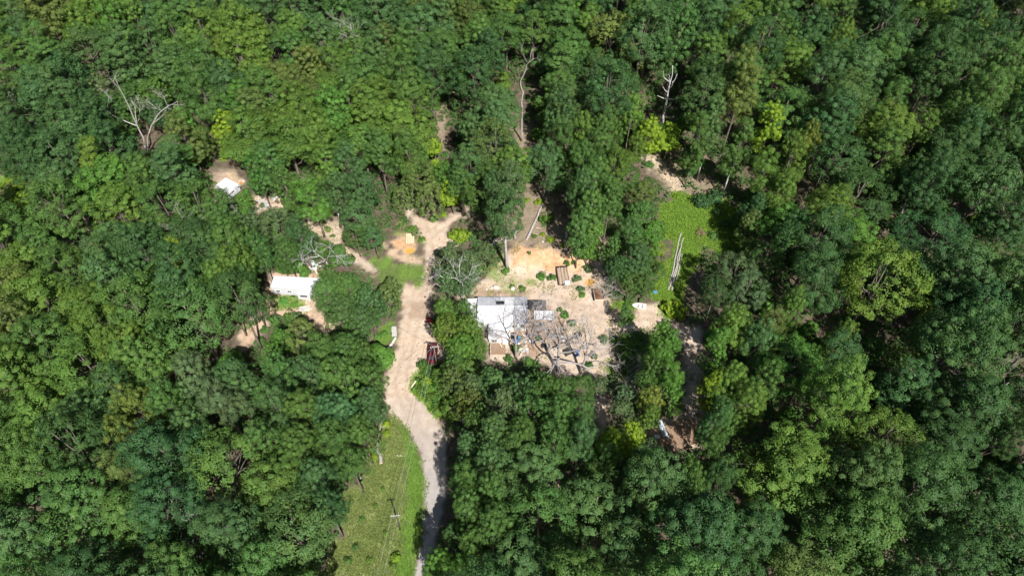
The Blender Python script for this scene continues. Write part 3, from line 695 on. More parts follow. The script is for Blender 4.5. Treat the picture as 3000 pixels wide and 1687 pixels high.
# --- crowns one can pick out round the clearing (photo position of the crown's middle, its radius)
HAND = [
 # upper edge of the clearing
 (955, 480, 58, 'yellow', 'broad', 17), (915, 580, 62, 'bright', 'broad', 16), (985, 560, 50, 'blue', 'feather', 16), (1060, 560, 52, 'blue', 'feather', 17), (1050, 632, 54, 'blue', 'feather', 13), (1095, 695, 34, 'blue', 'feather', 9),
 (1040, 690, 34, 'mid', 'feather', 9), (1020, 480, 50, 'blue', 'broad', 18), (1110, 440, 55, 'mid', 'broad', 18), (1200, 450, 52, 'mid', 'broad', 18), (1225, 512, 50, 'olive', 'feather', 13), (1258, 562, 42, 'olive', 'cedar', 10), (1200, 542, 34, 'olive', 'cedar', 9),
 (1172, 572, 28, 'olive', 'cedar', 7), (1322, 562, 36, 'lime', 'sapling', 9), (1295, 515, 40, 'bright', 'broad', 12), (1270, 440, 26, 'lime', 'sapling', 9), (1375, 480, 58, 'blue', 'feather', 18), (1390, 395, 55, 'blue', 'broad', 19), (1350, 530, 44, 'mid', 'broad', 14),
 (1478, 625, 60, 'blue', 'feather', 21), (1495, 545, 48, 'grey', 'feather', 21), (1450, 560, 40, 'blue', 'broad', 19),
 (1355, 678, 28, 'lime', 'shrub', 3.0), (1330, 680, 18, 'lime', 'shrub', 2.2),
 # mass in the middle distance
 (1660, 420, 48, 'mid', 'broad', 19), (1700, 395, 52, 'yellow', 'broad', 19), (1755, 440, 52, 'mid', 'broad', 18), (1705, 485, 48, 'mid', 'broad', 19), (1745, 530, 55, 'mid', 'broad', 19), (1702, 562, 46, 'blue', 'broad', 19), (1730, 620, 50, 'mid', 'slender', 19),
 (1700, 665, 42, 'mid', 'slender', 17), (1725, 705, 32, 'bright', 'sapling', 10), (1785, 590, 45, 'mid', 'broad', 18), (1800, 490, 45, 'yellow', 'feather', 17), (1780, 380, 52, 'mid', 'broad', 18), (1640, 335, 50, 'blue', 'broad', 19),
 (1905, 390, 44, 'lime', 'broad', 13), (1960, 400, 36, 'lime', 'sapling', 10), (1850, 330, 48, 'yellow', 'broad', 17), (1860, 440, 40, 'yellow', 'broad', 13),
 (1835, 520, 46, 'mid', 'feather', 9), (1885, 560, 46, 'olive', 'feather', 8), (1905, 545, 30, 'mid', 'feather', 7), (1870, 620, 40, 'mid', 'broad', 9), (1905, 612, 28, 'mid', 'feather', 6), (1845, 680, 48, 'mid', 'broad', 12), (1890, 710, 46, 'bright', 'feather', 8), (1925, 725, 26, 'lime', 'feather', 4),
 (1860, 760, 52, 'blue', 'broad', 13), (1812, 785, 36, 'dark', 'broad', 11), (1900, 790, 46, 'mid', 'feather', 8), (1930, 785, 24, 'lime', 'feather', 4), (1848, 828, 34, 'mid', 'feather', 8), (1895, 838, 28, 'mid', 'feather', 6), (1790, 730, 36, 'mid', 'broad', 11),
 (2045, 400, 42, 'mid', 'slender', 20), (2085, 360, 46, 'blue', 'slender', 21), (2165, 420, 46, 'mid', 'slender', 21), (2040, 470, 22, 'mid', 'sapling', 8), (2135, 480, 26, 'mid', 'sapling', 8), (2060, 575, 30, 'dark', 'shrub', 3), (2100, 565, 26, 'dark', 'shrub', 3),
 (2255, 365, 44, 'lime', 'slender', 18), (2240, 500, 52, 'yellow', 'broad', 18), (2325, 450, 52, 'yellow', 'broad', 18), (2360, 415, 40, 'gold', 'broad', 18), (2300, 560, 48, 'yellow', 'broad', 17), (2250, 605, 38, 'yellow', 'broad', 13),
 (2210, 612, 40, 'dark', 'broad', 13), (2178, 645, 32, 'mid', 'feather', 7), (2200, 660, 38, 'olive', 'broad', 12), (2150, 800, 66, 'grey', 'feather', 14), (2098, 855, 50, 'dark', 'feather', 12), (2208, 735, 38, 'mid', 'feather', 8), (2250, 760, 50, 'mid', 'feather', 12), (2190, 850, 60, 'grey', 'feather', 14),
 # right of the yard
 (1935, 985, 38, 'bright', 'slender', 14), (1930, 1045, 46, 'bright', 'broad', 16), (1965, 1010, 38, 'bright', 'slender', 14), (1960, 1110, 50, 'bright', 'broad', 15), (1970, 1160, 40, 'bright', 'broad', 13), (1905, 1175, 46, 'gold', 'broad', 12), (1900, 1220, 40, 'yellow', 'broad', 11), (1905, 1100, 42, 'mid', 'broad', 13),
 (1835, 915, 24, 'mid', 'slender', 8), (1985, 900, 32, 'lime', 'shrub', 3.5), (1960, 890, 24, 'lime', 'shrub', 2.6),
 (2150, 960, 62, 'yellow', 'broad', 17), (2100, 1010, 42, 'bright', 'slender', 16), (2220, 1000, 56, 'blue', 'broad', 18), (2140, 1120, 56, 'yellow', 'broad', 17), (2190, 1180, 58, 'yellow', 'broad', 17), (2080, 1130, 36, 'lime', 'slender', 14), (2240, 1120, 56, 'mid', 'broad', 18), (2120, 1230, 46, 'mid', 'broad', 14),
 # below the house
 (1445, 1120, 46, 'blue', 'broad', 14), (1520, 1142, 48, 'blue', 'thin', 14), (1590, 1136, 44, 'mid', 'broad', 14), (1650, 1145, 42, 'mid', 'feather', 12), (1705, 1140, 40, 'mid', 'feather', 11), (1760, 1125, 26, 'grey', 'thin', 7),
 (1470, 1190, 56, 'grey', 'thin', 16), (1560, 1200, 60, 'mid', 'thin', 16), (1640, 1210, 58, 'mid', 'broad', 16), (1700, 1200, 46, 'mid', 'feather', 14), (1530, 1275, 62, 'mid', 'broad', 17), (1620, 1290, 60, 'mid', 'thin', 17), (1700, 1290, 56, 'blue', 'broad', 17), (1440, 1270, 56, 'blue', 'broad', 17),
 (1815, 1210, 42, 'grey', 'thin', 10), (1830, 1160, 34, 'grey', 'thin', 9), (1840, 1285, 48, 'lime', 'broad', 14), (1790, 1300, 46, 'lime', 'broad', 14), (1770, 1350, 52, 'mid', 'broad', 15), (1880, 1370, 58, 'mid', 'broad', 17),
 # over and beside the house
 (1305, 905, 40, 'yellow', 'broad', 11), (1360, 915, 38, 'mid', 'thin', 11), (1310, 965, 46, 'yellow', 'broad', 11), (1375, 965, 46, 'yellow', 'broad', 11), (1350, 1020, 50, 'bright', 'broad', 10), (1400, 1010, 34, 'yellow', 'thin', 9), (1330, 1070, 36, 'mid', 'broad', 9),
 (1330, 1115, 48, 'olive', 'thin', 10), (1385, 1130, 44, 'grey', 'thin', 11), (1295, 1100, 30, 'yellow', 'feather', 5), (1370, 1180, 44, 'olive', 'thin', 12), (1330, 1190, 36, 'yellow', 'feather', 6),
 (1315, 760, 46, 'grey', 'thin', 10), (1370, 770, 46, 'grey', 'thin', 10), (1310, 820, 40, 'blue', 'thin', 9), (1370, 830, 40, 'grey', 'thin', 8), (1420, 745, 34, 'grey', 'thin', 7),
 # left trailer surroundings
 (960, 855, 54, 'mid', 'broad', 12), (1030, 850, 54, 'mid', 'thin', 13), (1085, 880, 46, 'blue', 'broad', 12), (1000, 920, 54, 'blue', 'broad', 12), (1058, 940, 44, 'blue', 'broad', 12), (1088, 932, 28, 'mid', 'feather', 9), (1040, 970, 40, 'mid', 'feather', 9), (965, 815, 36, 'mid', 'thin', 11), (1012, 838, 38, 'mid', 'broad', 12),
 (1135, 860, 36, 'olive', 'cedar', 7), (1150, 830, 26, 'olive', 'cedar', 5.5), (880, 975, 52, 'olive', 'cedar', 9), (822, 992, 36, 'bright', 'broad', 9), (800, 1035, 36, 'bright', 'broad', 9), (845, 920, 20, 'mid', 'shrub', 3), (800, 930, 20, 'mid', 'shrub', 3), (870, 925, 22, 'grey', 'shrub', 3),
 (700, 790, 62, 'yellow', 'broad', 18), (640, 830, 60, 'yellow', 'broad', 18), (722, 838, 44, 'mid', 'broad', 17), (662, 868, 50, 'mid', 'broad', 17), (760, 740, 48, 'mid', 'broad', 16), (840, 740, 42, 'mid', 'broad', 13), (880, 690, 48, 'dark', 'broad', 14), (810, 660, 55, 'grey', 'feather', 13), (740, 660, 50, 'grey', 'thin', 12),
 (945, 730, 32, 'bright', 'feather', 6), (712, 600, 34, 'bright', 'broad', 9), (660, 610, 40, 'blue', 'broad', 13), (840, 545, 48, 'mid', 'broad', 16), (790, 480, 58, 'mid', 'broad', 18), (752, 500, 42, 'bright', 'broad', 15), (660, 430, 22, 'lime', 'sapling', 5), 
 (828, 772, 24, 'mid', 'sapling', 6), (880, 785, 22, 'bright', 'sapling', 5),
 # big oaks left of the lane
 (935, 1035, 62, 'mid', 'broad', 16), (1010, 1040, 60, 'mid', 'broad', 16), (1062, 1046, 48, 'mid', 'broad', 15), (1085, 1120, 56, 'mid', 'broad', 16), (1000, 1120, 70, 'mid', 'broad', 18), (900, 1110, 66, 'blue', 'broad', 18), (820, 1090, 54, 'mid', 'broad', 16), (1080, 1190, 58, 'blue', 'broad', 15), (990, 1210, 72, 'blue', 'broad', 18),
 (900, 1210, 70, 'mid', 'broad', 18), (810, 1190, 66, 'blue', 'broad', 18), (1060, 1270, 54, 'mid', 'broad', 15), (970, 1300, 70, 'mid', 'broad', 18), (870, 1310, 68, 'mid', 'broad', 18), (1030, 1360, 56, 'mid', 'broad', 15), (930, 1400, 66, 'blue', 'broad', 17), (960, 1490, 62, 'dark', 'broad', 16), (780, 1290, 66, 'mid', 'broad', 18),
 (370, 1010, 84, 'yellow', 'broad', 18), (330, 1130, 62, 'blue', 'feather', 17), (390, 1190, 66, 'gold', 'broad', 17), (370, 1280, 66, 'gold', 'broad', 17), (360, 1370, 66, 'olive', 'broad', 17), (560, 1100, 66, 'grey', 'broad', 18), (640, 1170, 70, 'grey', 'broad', 18), (500, 1180, 66, 'mid', 'broad', 18), (560, 1250, 64, 'blue', 'broad', 17),
 # right of the lane
 (1395, 1230, 42, 'mid', 'thin', 14), (1370, 1310, 40, 'blue', 'broad', 15), (1440, 1350, 62, 'blue', 'broad', 17), (1360, 1400, 56, 'mid', 'broad', 16), (1430, 1440, 68, 'mid', 'broad', 18), (1370, 1490, 56, 'mid', 'broad', 17), (1440, 1540, 66, 'mid', 'broad', 18), (1390, 1590, 54, 'mid', 'broad', 16), (1290, 1655, 56, 'bright', 'broad', 13), (1360, 1675, 50, 'bright', 'broad', 14),
 (2078, 1335, 58, 'mid', 'broad', 21), (2005, 1405, 58, 'mid', 'spread', 19), (2090, 1235, 44, 'dark', 'slender', 19), (2105, 1400, 56, 'dark', 'spread', 20),
 (325, 315, 46, 'mid', 'broad', 11), (395, 290, 46, 'mid', 'spread', 12), (465, 330, 44, 'blue', 'broad', 11), (360, 360, 40, 'mid', 'broad', 9), (450, 275, 46, 'yellow', 'spread', 13), (300, 265, 44, 'grey', 'spread', 13),
 (2925, 1290, 60, 'dark', 'spread', 18), (2985, 1225, 56, 'mid', 'broad', 18),
 # picked out by colour elsewhere
 (178, 238, 34, 'lime', 'broad', 15), (240, 75, 58, 'yellow', 'broad', 17), (395, 55, 48, 'yellow', 'broad', 17), (665, 370, 48, 'lime', 'broad', 13), (655, 160, 36, 'gold', 'broad', 16), (1190, 190, 60, 'yellow', 'broad', 18), (1130, 130, 46, 'olive', 'broad', 17), (1380, 70, 52, 'olive', 'broad', 17), (855, 90, 56, 'yellow', 'broad', 17),
 (470, 820, 40, 'lime', 'broad', 13), (520, 740, 36, 'lime', 'broad', 14), (30, 540, 34, 'lime', 'feather', 4), (70, 580, 32, 'lime', 'feather', 4), (20, 600, 28, 'lime', 'feather', 4), (2460, 990, 46, 'yellow', 'broad', 17), (2700, 950, 30, 'gold', 'broad', 16), (2660, 1010, 44, 'yellow', 'broad', 16), (2260, 960, 50, 'olive', 'broad', 17), (2320, 900, 44, 'yellow', 'broad', 17),
 (2720, 30, 56, 'yellow', 'broad', 18), (2460, 120, 48, 'yellow', 'broad', 18), (2860, 70, 50, 'yellow', 'broad', 18), (2700, 380, 50, 'yellow', 'broad', 17), (2620, 300, 52, 'mid', 'broad', 18), (1730, 80, 52, 'yellow', 'broad', 18),
]
for i, h in enumerate(HAND): plant_px(*h[:3], h[3], ('spread' if h[4] == 'broad' and i % 2 else h[4]), h[5])

# --- the rest of the forest, spread over the ground
KEEP_PX = []   # photo outlines where ground, meadow or buildings lie open to the sky
def keep(pts): KEEP_PX.append(np.array(pts, float))
keep([(1205, 1720), (1240, 1483), (1240, 1403), (1205, 1275), (1145, 1206), (1140, 1100), (1170, 960), (1175, 850), (1110, 800), (1000, 720), (910, 640), (1000, 650), (1130, 700), (1180, 606), (1250, 640), (1384, 600), (1384, 624), (1330, 700), (1430, 720), (1545, 560), (1610, 570), (1650, 690),
      (1768, 720), (1780, 890), (1850, 930), (1870, 890), (1930, 870), (1980, 728), (1935, 640), (1980, 560), (1890, 470), (1930, 430), (2120, 560), (2170, 640), (2210, 700), (2110, 750), (2050, 760), (2000, 870), (1990, 950), (2050, 960), (2060, 1060), (2060, 1300), (1910, 1320), (1910, 1250), (2000, 1220), (1990, 1060),
      (1900, 970), (1800, 1000), (1790, 1090), (1640, 1085), (1560, 1060), (1430, 1060), (1290, 1010), (1240, 1060), (1205, 1140), (1305, 1250), (1310, 1420), (1270, 1600), (1240, 1720)])
keep([(1145, 1208), (1241, 1403), (1241, 1483), (1200, 1720), (960, 1720), (975, 1590), (1020, 1498), (1005, 1441), (1071, 1415), (1085, 1335)])
keep([(780, 795), (935, 795), (930, 905), (985, 950), (950, 985), (850, 930), (720, 1034), (700, 1000), (705, 945), (780, 915)])
keep([(622, 470), (675, 470), (722, 540), (675, 605), (630, 595)]); keep([(745, 580), (840, 575), (830, 625), (750, 620)])
keep([(0, 500), (60, 520), (100, 600), (60, 640), (0, 620)])
keep([(1265, 270), (1320, 260), (1320, 300), (1290, 430), (1270, 420)]); keep([(155, 700), (240, 700), (240, 740), (160, 740)]); keep([(2370, 520), (2395, 480), (2400, 550), (2360, 560)]); keep([(2640, 590), (2665, 590), (2660, 660), (2630, 660)])
keep([(1640, 1345), (1690, 1340), (1690, 1420), (1630, 1410)]); keep([(1740, 1105), (1770, 1100), (1795, 1240), (1740, 1240)])
keep([(1925, 200), (2000, 190), (2000, 320), (1960, 380), (1925, 300)]); keep([(1505, 160), (1580, 150), (1575, 200), (1540, 400), (1515, 420)])
keep([(2070, 480), (2125, 460), (2120, 590), (2020, 540)])
KEEP_TALL = [np.array([(275, 215), (515, 285), (460, 430), (400, 430)], float), np.array([(1920, 190), (2005, 185), (1995, 330), (1960, 410), (1930, 320)], float), np.array([(1510, 150), (1580, 150), (1550, 400), (1520, 430)], float)]
SUNNY = [G(*q) for q in [(650, 522), (668, 512), (685, 540), (668, 552), (640, 560), (860, 840), (805, 840), (905, 830), (745, 960), (720, 1005), (830, 885), (940, 960), (1200, 640), (1330, 640), (1230, 690), (2040, 600), (2000, 640), (2060, 680), (2010, 700), (1990, 760), (1965, 860), (1560, 620), (1585, 570), (1600, 660), (1950, 500), (1985, 545), (2070, 540), (1110, 1450), (1060, 1560), (1900, 920), (1960, 940), (980, 690), (1060, 765), (790, 597), (1290, 330)]]
def shades(x, y, H, R):
    c = np.array([x, y, float(zt(x, y)) + H * .68]); u = np.array(sun_dir)
    for p in SUNNY:
        w = c - p
        if np.linalg.norm(w - u * (w @ u)) < R * .85 and w @ u > 0: return True
    return False
NOBASE = [ROAD, DRIVE, PATH_UP, YARD, TRAILER_YARD, LTRACK, MEADOW, GLADE, RTRACK, CAMPER_YARD, STRIP, CLAYPAD]
def hits(poly_list, p, margin):
    q = np.array([p]); return any(sdist(q, k)[0] > -margin for k in poly_list)
r2 = np.random.default_rng(42)
cand = np.column_stack([r2.uniform(-170, 170, 26000), r2.uniform(22, 215, 26000)])
FARR = np.array(FOOT)
nfill = 0
for x, y in cand:
    c0 = project(np.array([x, y, float(zt(x, y)) + 12]))
    if not (-70 < c0[0] < 3070 and -110 < c0[1] < 1790): continue
    right = sstep(1500, 2400, np.array(float(c0[0])))
    R = r2.uniform(4.5, 7.0) + 0.5 * right; gap = 1.08 + 0.15 * right
    d = np.hypot(FARR[:, 0] - x, FARR[:, 1] - y)
    if (d < (R + FARR[:, 2]) * 0.5 * gap).any(): continue
    if hits(NOBASE, (x, y), 1.5): continue
    H = r2.uniform(15, 21.5) if r2.random() > right else r2.uniform(14, 27)
    u = r2.random()
    kind = 'broad' if u < .33 else 'spread' if u < .62 else 'slender' if u < .76 else 'feather' if u < .975 else 'thin'
    if kind == 'slender': R *= .8
    cx, cy, dep = project(np.array([x, y, float(zt(x, y)) + H * .7])); rp = R * F / dep
    if hits(KEEP_PX, (cx, cy), rp * .62) or hits(KEEP_TALL, (cx, cy), rp * .85) or shades(x, y, H, R): continue
    nv = vnoise(np.array([[x, y]]), .06, 5)[0] + r2.normal(0, .75)
    colour = 'dark' if nv < -1.1 else 'blue' if nv < -.35 else 'mid' if nv < .75 else 'yellow' if nv < 1.35 else 'olive' if nv < 1.7 else 'bright'
    if right > .5 and colour in ('blue', 'mid') and r2.random() < .45: colour = 'dark'  # right-hand crowns get darker leaves, painting the shade into their colour
    plant(kind, (x, y), R, H, colour, r=r2)
    FARR = np.array(FOOT); nfill += 1

# understory saplings in the gaps and along the edges
FA = np.array(FOOT); ns = 0
for x, y in cand[::2]:
    if ns >= 180: break
    c0 = project(np.array([x, y, float(zt(x, y)) + 4]))
    if not (0 < c0[0] < 3000 and 0 < c0[1] < 1687): continue
    d = np.hypot(FA[:, 0] - x, FA[:, 1] - y)
    if (d < FA[:, 2] * .72).any(): continue
    if hits(NOBASE, (x, y), 1.0): continue
    H = r2.uniform(4.5, 9); R = r2.uniform(1.6, 2.8)
    cx, cy, dep = project(np.array([x, y, float(zt(x, y)) + H * .6])); rp = R * F / dep
    if cx > 2050 and r2.random() < .25: continue
    if hits(KEEP_PX, (cx, cy), rp * .8) or shades(x, y, H, R): continue
    plant('sapling', (x, y), R, H, ['mid', 'bright', 'yellow', 'dark', 'mid', 'bright'][int(r2.integers(6))], r=r2); FA = np.array(FOOT); ns += 1


# shrubs and weeds one can pick out in the clearing: (px, py, radius px, height m, colour)
SHRUBS = [(1482, 792, 13, 1.5, 'bright'), (1588, 808, 15, 1.5, 'bright'), (1618, 811, 14, 1.2, 'mid'), (1602, 640, 24, 2.0, 'yellow'), (1580, 590, 14, 1.2, 'lime'), (1545, 585, 10, 1.0, 'lime'), (1612, 700, 14, 1.2, 'lime'), (1590, 685, 9, .8, 'lime'), (1565, 690, 9, .8, 'yellow'),
 (1648, 718, 8, .7, 'lime'), (1672, 702, 7, .6, 'lime'), (1702, 748, 8, .7, 'lime'), (1660, 768, 11, .9, 'mid'), (1680, 768, 9, .8, 'mid'), (1725, 785, 17, 1.4, 'grey'), (1690, 815, 15, 1.3, 'grey'), (1700, 845, 13, 1.0, 'grey'), (1705, 862, 12, .9, 'bright'), (1800, 998, 15, 1.4, 'bright'), (1768, 990, 14, 1.2, 'grey'),
 (1840, 1020, 18, 1.3, 'bright'), (1870, 1050, 16, 1.2, 'bright'), (1770, 1000, 10, 1.0, 'grey'), (1235, 1065, 16, 1.5, 'mid'), (1262, 1080, 18, 1.4, 'bright'), (1250, 1115, 20, 1.5, 'lime'), (1232, 1140, 15, 1.1, 'yellow'), (1275, 1130, 20, 1.5, 'bright'), (1265, 1160, 18, 1.3, 'yellow'), (1290, 1165, 18, 1.4, 'bright'),
 (1280, 1195, 17, 1.3, 'yellow'), (1305, 1205, 14, 1.2, 'bright'), (1130, 1240, 15, 1.3, 'lime'), (1132, 1268, 12, 1.0, 'lime'), (1092, 1335, 15, 1.3, 'lime'), (1160, 1630, 17, 1.4, 'lime'), (1150, 1655, 11, 1.0, 'yellow'), (1100, 1480, 9, .6, 'yellow'), (1060, 1520, 10, .7, 'yellow'), (1120, 1430, 8, .6, 'yellow'), (1040, 1600, 12, .8, 'mid'),
 (1130, 1560, 9, .6, 'yellow'), (1020, 1640, 14, .9, 'mid'), (1080, 1640, 11, .8, 'yellow'), (1550, 740, 7, .6, 'yellow'), (1210, 670, 14, 1.2, 'yellow'), (1236, 700, 12, 1.0, 'yellow'), (1195, 672, 10, .9, 'bright'), (1270, 640, 14, 1.0, 'bright'), (1300, 628, 12, .9, 'lime'), (1320, 715, 12, 1.0, 'grey'),
 (1345, 700, 15, 1.3, 'lime'), (1385, 690, 13, 1.2, 'grey'), (1400, 720, 14, 1.2, 'grey'), (1530, 845, 13, 1.0, 'yellow'), (1500, 838, 9, .7, 'yellow'), (1655, 920, 16, 1.0, 'bright'), (1675, 945, 14, 1.0, 'bright'), (1640, 905, 10, .8, 'bright'), (1580, 990, 13, 1.1, 'mid'), (1725, 1070, 15, 1.3, 'mid'), (1740, 1040, 12, 1.2, 'grey'),
 (1510, 1020, 16, 1.6, 'mid'), (1545, 1060, 18, 1.8, 'bright'), (1490, 1050, 15, 1.5, 'mid'), (1950, 460, 12, 1.1, 'bright'), (1975, 470, 9, .8, 'yellow'), (1905, 480, 14, 1.3, 'mid'), (1985, 575, 12, .9, 'lime'), (2090, 690, 18, 1.5, 'mid'), (2100, 620, 18, 1.4, 'mid'), (2125, 655, 18, 1.6, 'mid'), (1945, 690, 16, 1.2, 'lime'), (1815, 1080, 14, 1.2, 'bright'), (1820, 1110, 14, 1.3, 'lime'), (1770, 1120, 12, 1.1, 'bright'), (960, 670, 12, 1.0, 'olive'), (945, 655, 10, .8, 'olive'), (975, 690, 8, .6, 'mid'),
 (770, 600, 12, 1.0, 'grey'), (835, 590, 14, 1.2, 'olive'), (850, 610, 13, 1.1, 'mid'), (720, 560, 12, 1.2, 'bright'), (655, 465, 12, 1.1, 'lime'), (830, 880, 16, .8, 'bright'), (862, 890, 12, .7, 'bright'), (1105, 985, 13, 1.0, 'bright'), (1125, 975, 12, .8, 'bright'), (760, 1000, 18, 1.5, 'mid'), (775, 965, 15, 1.3, 'mid')]
for px, py, rp, h, c in SHRUBS:
    p = G(px, py, h * .4); R = rp * float(project(p)[2]) / F
    plant('shrub', p, R, h, c)

def scatter_bits():
    r = np.random.default_rng(88)
    w = A['dirt'] * (1 - A['road'] * .7) * (1 - .75 * np.clip(A['rut'], 0, 1)); sel = np.where(w > .3)[0]
    n = 2600; ch = r.choice(sel, n, p=w[sel] / w[sel].sum()); P = PG[ch] + r.uniform(-.25, .25, (n, 2))
    oct_ = np.array([(1, 0, 0), (-1, 0, 0), (0, 1, 0), (0, -1, 0), (0, 0, 1), (0, 0, -1)], float)
    T = np.array([(0, 2, 4), (2, 1, 4), (1, 3, 4), (3, 0, 4), (2, 0, 5), (1, 2, 5), (3, 1, 5), (0, 3, 5)])
    sz = .05 + .16 * r.random(n) ** 3
    V = oct_[None] * (sz[:, None, None] * r.uniform(.6, 1.3, (n, 6, 1))) * np.array([1, 1, .6]) + np.column_stack([P, zt(P[:, 0], P[:, 1]) + sz * .2])[:, None]
    Q = (T[None] + 6 * np.arange(n)[:, None, None]).reshape(-1, 3)
    o = link('gravel', mesh_fast('gravel', V.reshape(-1, 3), Q, surf('field_stone', (.42, .35, .28), .95, var=.4, scale=.7, spec=.1))); o['kind'] = 'stuff'; o['label'] = 'loose stones and clods scattered on the dirt yard'; o['category'] = 'gravel'
    w = np.maximum(A['dirt'] * .35, np.maximum(A['bare'], A['meadow'] * .25)) * (1 - A['road']) * (1 - mask([DRIVE], .5, .5)); sel = np.where(w > .15)[0]
    n = 3200; ch = r.choice(sel, n, p=w[sel] / w[sel].sum()); P = PG[ch] + r.uniform(-.25, .25, (n, 2))
    a = r.uniform(0, 6.28, n); Ln = r.uniform(.2, .8, n) ** 1.0 * r.choice([1, 1, 2.2], n); d = np.stack([np.cos(a), np.sin(a), r.normal(0, .12, n)], 1) * Ln[:, None] * .5; s_ = np.stack([-np.sin(a), np.cos(a), np.zeros(n)], 1) * r.uniform(.012, .03, n)[:, None]
    c = np.column_stack([P, zt(P[:, 0], P[:, 1]) + .06]); u = np.array([0, 0, .04])
    V = np.stack([c - d - s_, c - d + s_, c + d, c - d + u], 1); T = np.array([(0, 1, 2), (1, 3, 2), (3, 0, 2), (0, 3, 1)]); Q = (T[None] + 4 * np.arange(n)[:, None, None]).reshape(-1, 3)
    o = link('twig_litter', mesh_fast('twig_litter', V.reshape(-1, 3), Q, M_GREYWOOD)); o['kind'] = 'stuff'; o['label'] = 'dry twigs littering the yard and slope'; o['category'] = 'twigs'
scatter_bits()

# ------------------------------------------------------------------ dead and bare trees
def plane_pt(px, py, y):
    d = ray(px, py); t = (y - CAM[1]) / d[1]
    return CAM + d * t

def twig_cloud(mb, p, d, r0, L, depth, rg, spread=.7, n=3, droop=0.0):
    """recursive bare branching"""
    steps = 3; q = Vector(p); dd = Vector(d).normalized(); pts = [q.copy()]; rad = [r0]
    for i in range(steps):
        dd = (dd + Vector(rg.normal(0, .16, 3)) + Vector((0, 0, .04 - droop))).normalized()
        q = q + dd * (L / steps); pts.append(q.copy()); rad.append(r0 * (1 - .6 * (i + 1) / steps))
    mb.tube(pts, rad, 5 if r0 > .05 else 3, cap=False)
    if depth <= 0: return
    for k in range(n):
        t = rg.uniform(.35, 1.0); j = min(int(t * steps), steps - 1)
        s0 = pts[j].lerp(pts[j + 1], t * steps - j)
        side = Vector(rg.normal(0, 1, 3)); side = (side - dd * side.dot(dd)).normalized()
        nd = (dd + side * rg.uniform(.5, 1.1) * spread / .7).normalized()
        twig_cloud(mb, s0, nd, max(r0 * rg.uniform(.38, .55), .014), L * rg.uniform(.5, .72), depth - 1, rg, spread, n, droop)

def dead_tree(px, py, H, label, seed, r0=.28, nl=7, mat=None, spread=.8, depth=3, lean=(0, 0), start=.3, limb_len=.42, n=3, name='dead_tree', up=.5):
    rg = np.random.default_rng(seed); B = G(px, py)
    t = thing(name, label, 'dead tree', B, 0.0, 'bare dead trees')
    mat = mat or M_DEAD
    pts = []; rad = []
    for i in range(8):
        f = i / 7
        pts.append(Vector((lean[0] * f * H + rg.normal(0, .05) * H * .25 * f, lean[1] * f * H + rg.normal(0, .05) * H * .2 * f, H * f - .1))); rad.append(r0 * (1.15 - .95 * f))
    MB().tube(pts, rad, 8).build('trunk', mat, t, smooth=True)
    for k in range(nl):
        f = start + (1 - start) * (k + rg.random() * .6) / nl
        j = min(int(f * 7), 6); s0 = pts[j].lerp(pts[j + 1], f * 7 - j)
        a = k * 2.4 + rg.normal(0, .5)
        d = Vector((math.cos(a), math.sin(a), up + rg.normal(0, .25)))
        mb = MB(); twig_cloud(mb, s0, d, max(r0 * (1.0 - .75 * f) * .75, .03), H * limb_len * (1.15 - .55 * f), depth, rg, spread, n)
        mb.build('limb', mat, t)
    return t

def traced_tree(base, limbs, label, seed, mat, trunk_r, name='dead_tree', twigs=0, jitter=1.0, cat='dead tree', fat=.78):
    """base photo pixel of the foot; limbs: list of ([(px,py),...], r0, r1); first one is the trunk"""
    rg = np.random.default_rng(seed); B = G(*base)
    t = thing(name, label, cat, B, 0.0, 'bare dead trees')
    off = {}
    for k, (pp, ra, rb) in enumerate(limbs):
        pts = []; slope = 0.0 if k == 0 else rg.normal(0, .35) * jitter
        key0 = pp[0]; y0 = off.get(key0, B[1])
        acc = 0.0; last = None
        for i, (a, b) in enumerate(pp):
            if last is not None: acc += math.hypot(a - last[0], b - last[1]) / 14.0
            last = (a, b)
            y = y0 + slope * acc
            q = plane_pt(a, b, y); off.setdefault((a, b), y)
            pts.append(Vector(q - B))
        n = len(pts); rad = [(ra + (rb - ra) * i / max(n - 1, 1)) * fat for i in range(n)]
        # add a few in-between points so that limbs are not ruler straight
        P2 = []; R2 = []
        for i in range(n - 1):
            P2 += [pts[i], pts[i].lerp(pts[i + 1], .5) + Vector(rg.normal(0, .09, 3))]; R2 += [rad[i], (rad[i] + rad[i + 1]) / 2]
        P2.append(pts[-1]); R2.append(rad[-1])
        mb = MB(); mb.tube(P2, R2, 7)
        if twigs and k > 0:
            for q in range(twigs):
                f = rg.uniform(.35, 1.0) * (len(P2) - 1); j = min(int(f), len(P2) - 2)
                s0 = P2[j].lerp(P2[j + 1], f - j); d = (P2[j + 1] - P2[j]).normalized() + Vector(rg.normal(0, .6, 3))
                twig_cloud(mb, s0, d, .045, rg.uniform(1.2, 2.6), 2, rg, .7, 3)
        mb.build('trunk' if k == 0 else 'limb', mat, t, smooth=True)
    return t

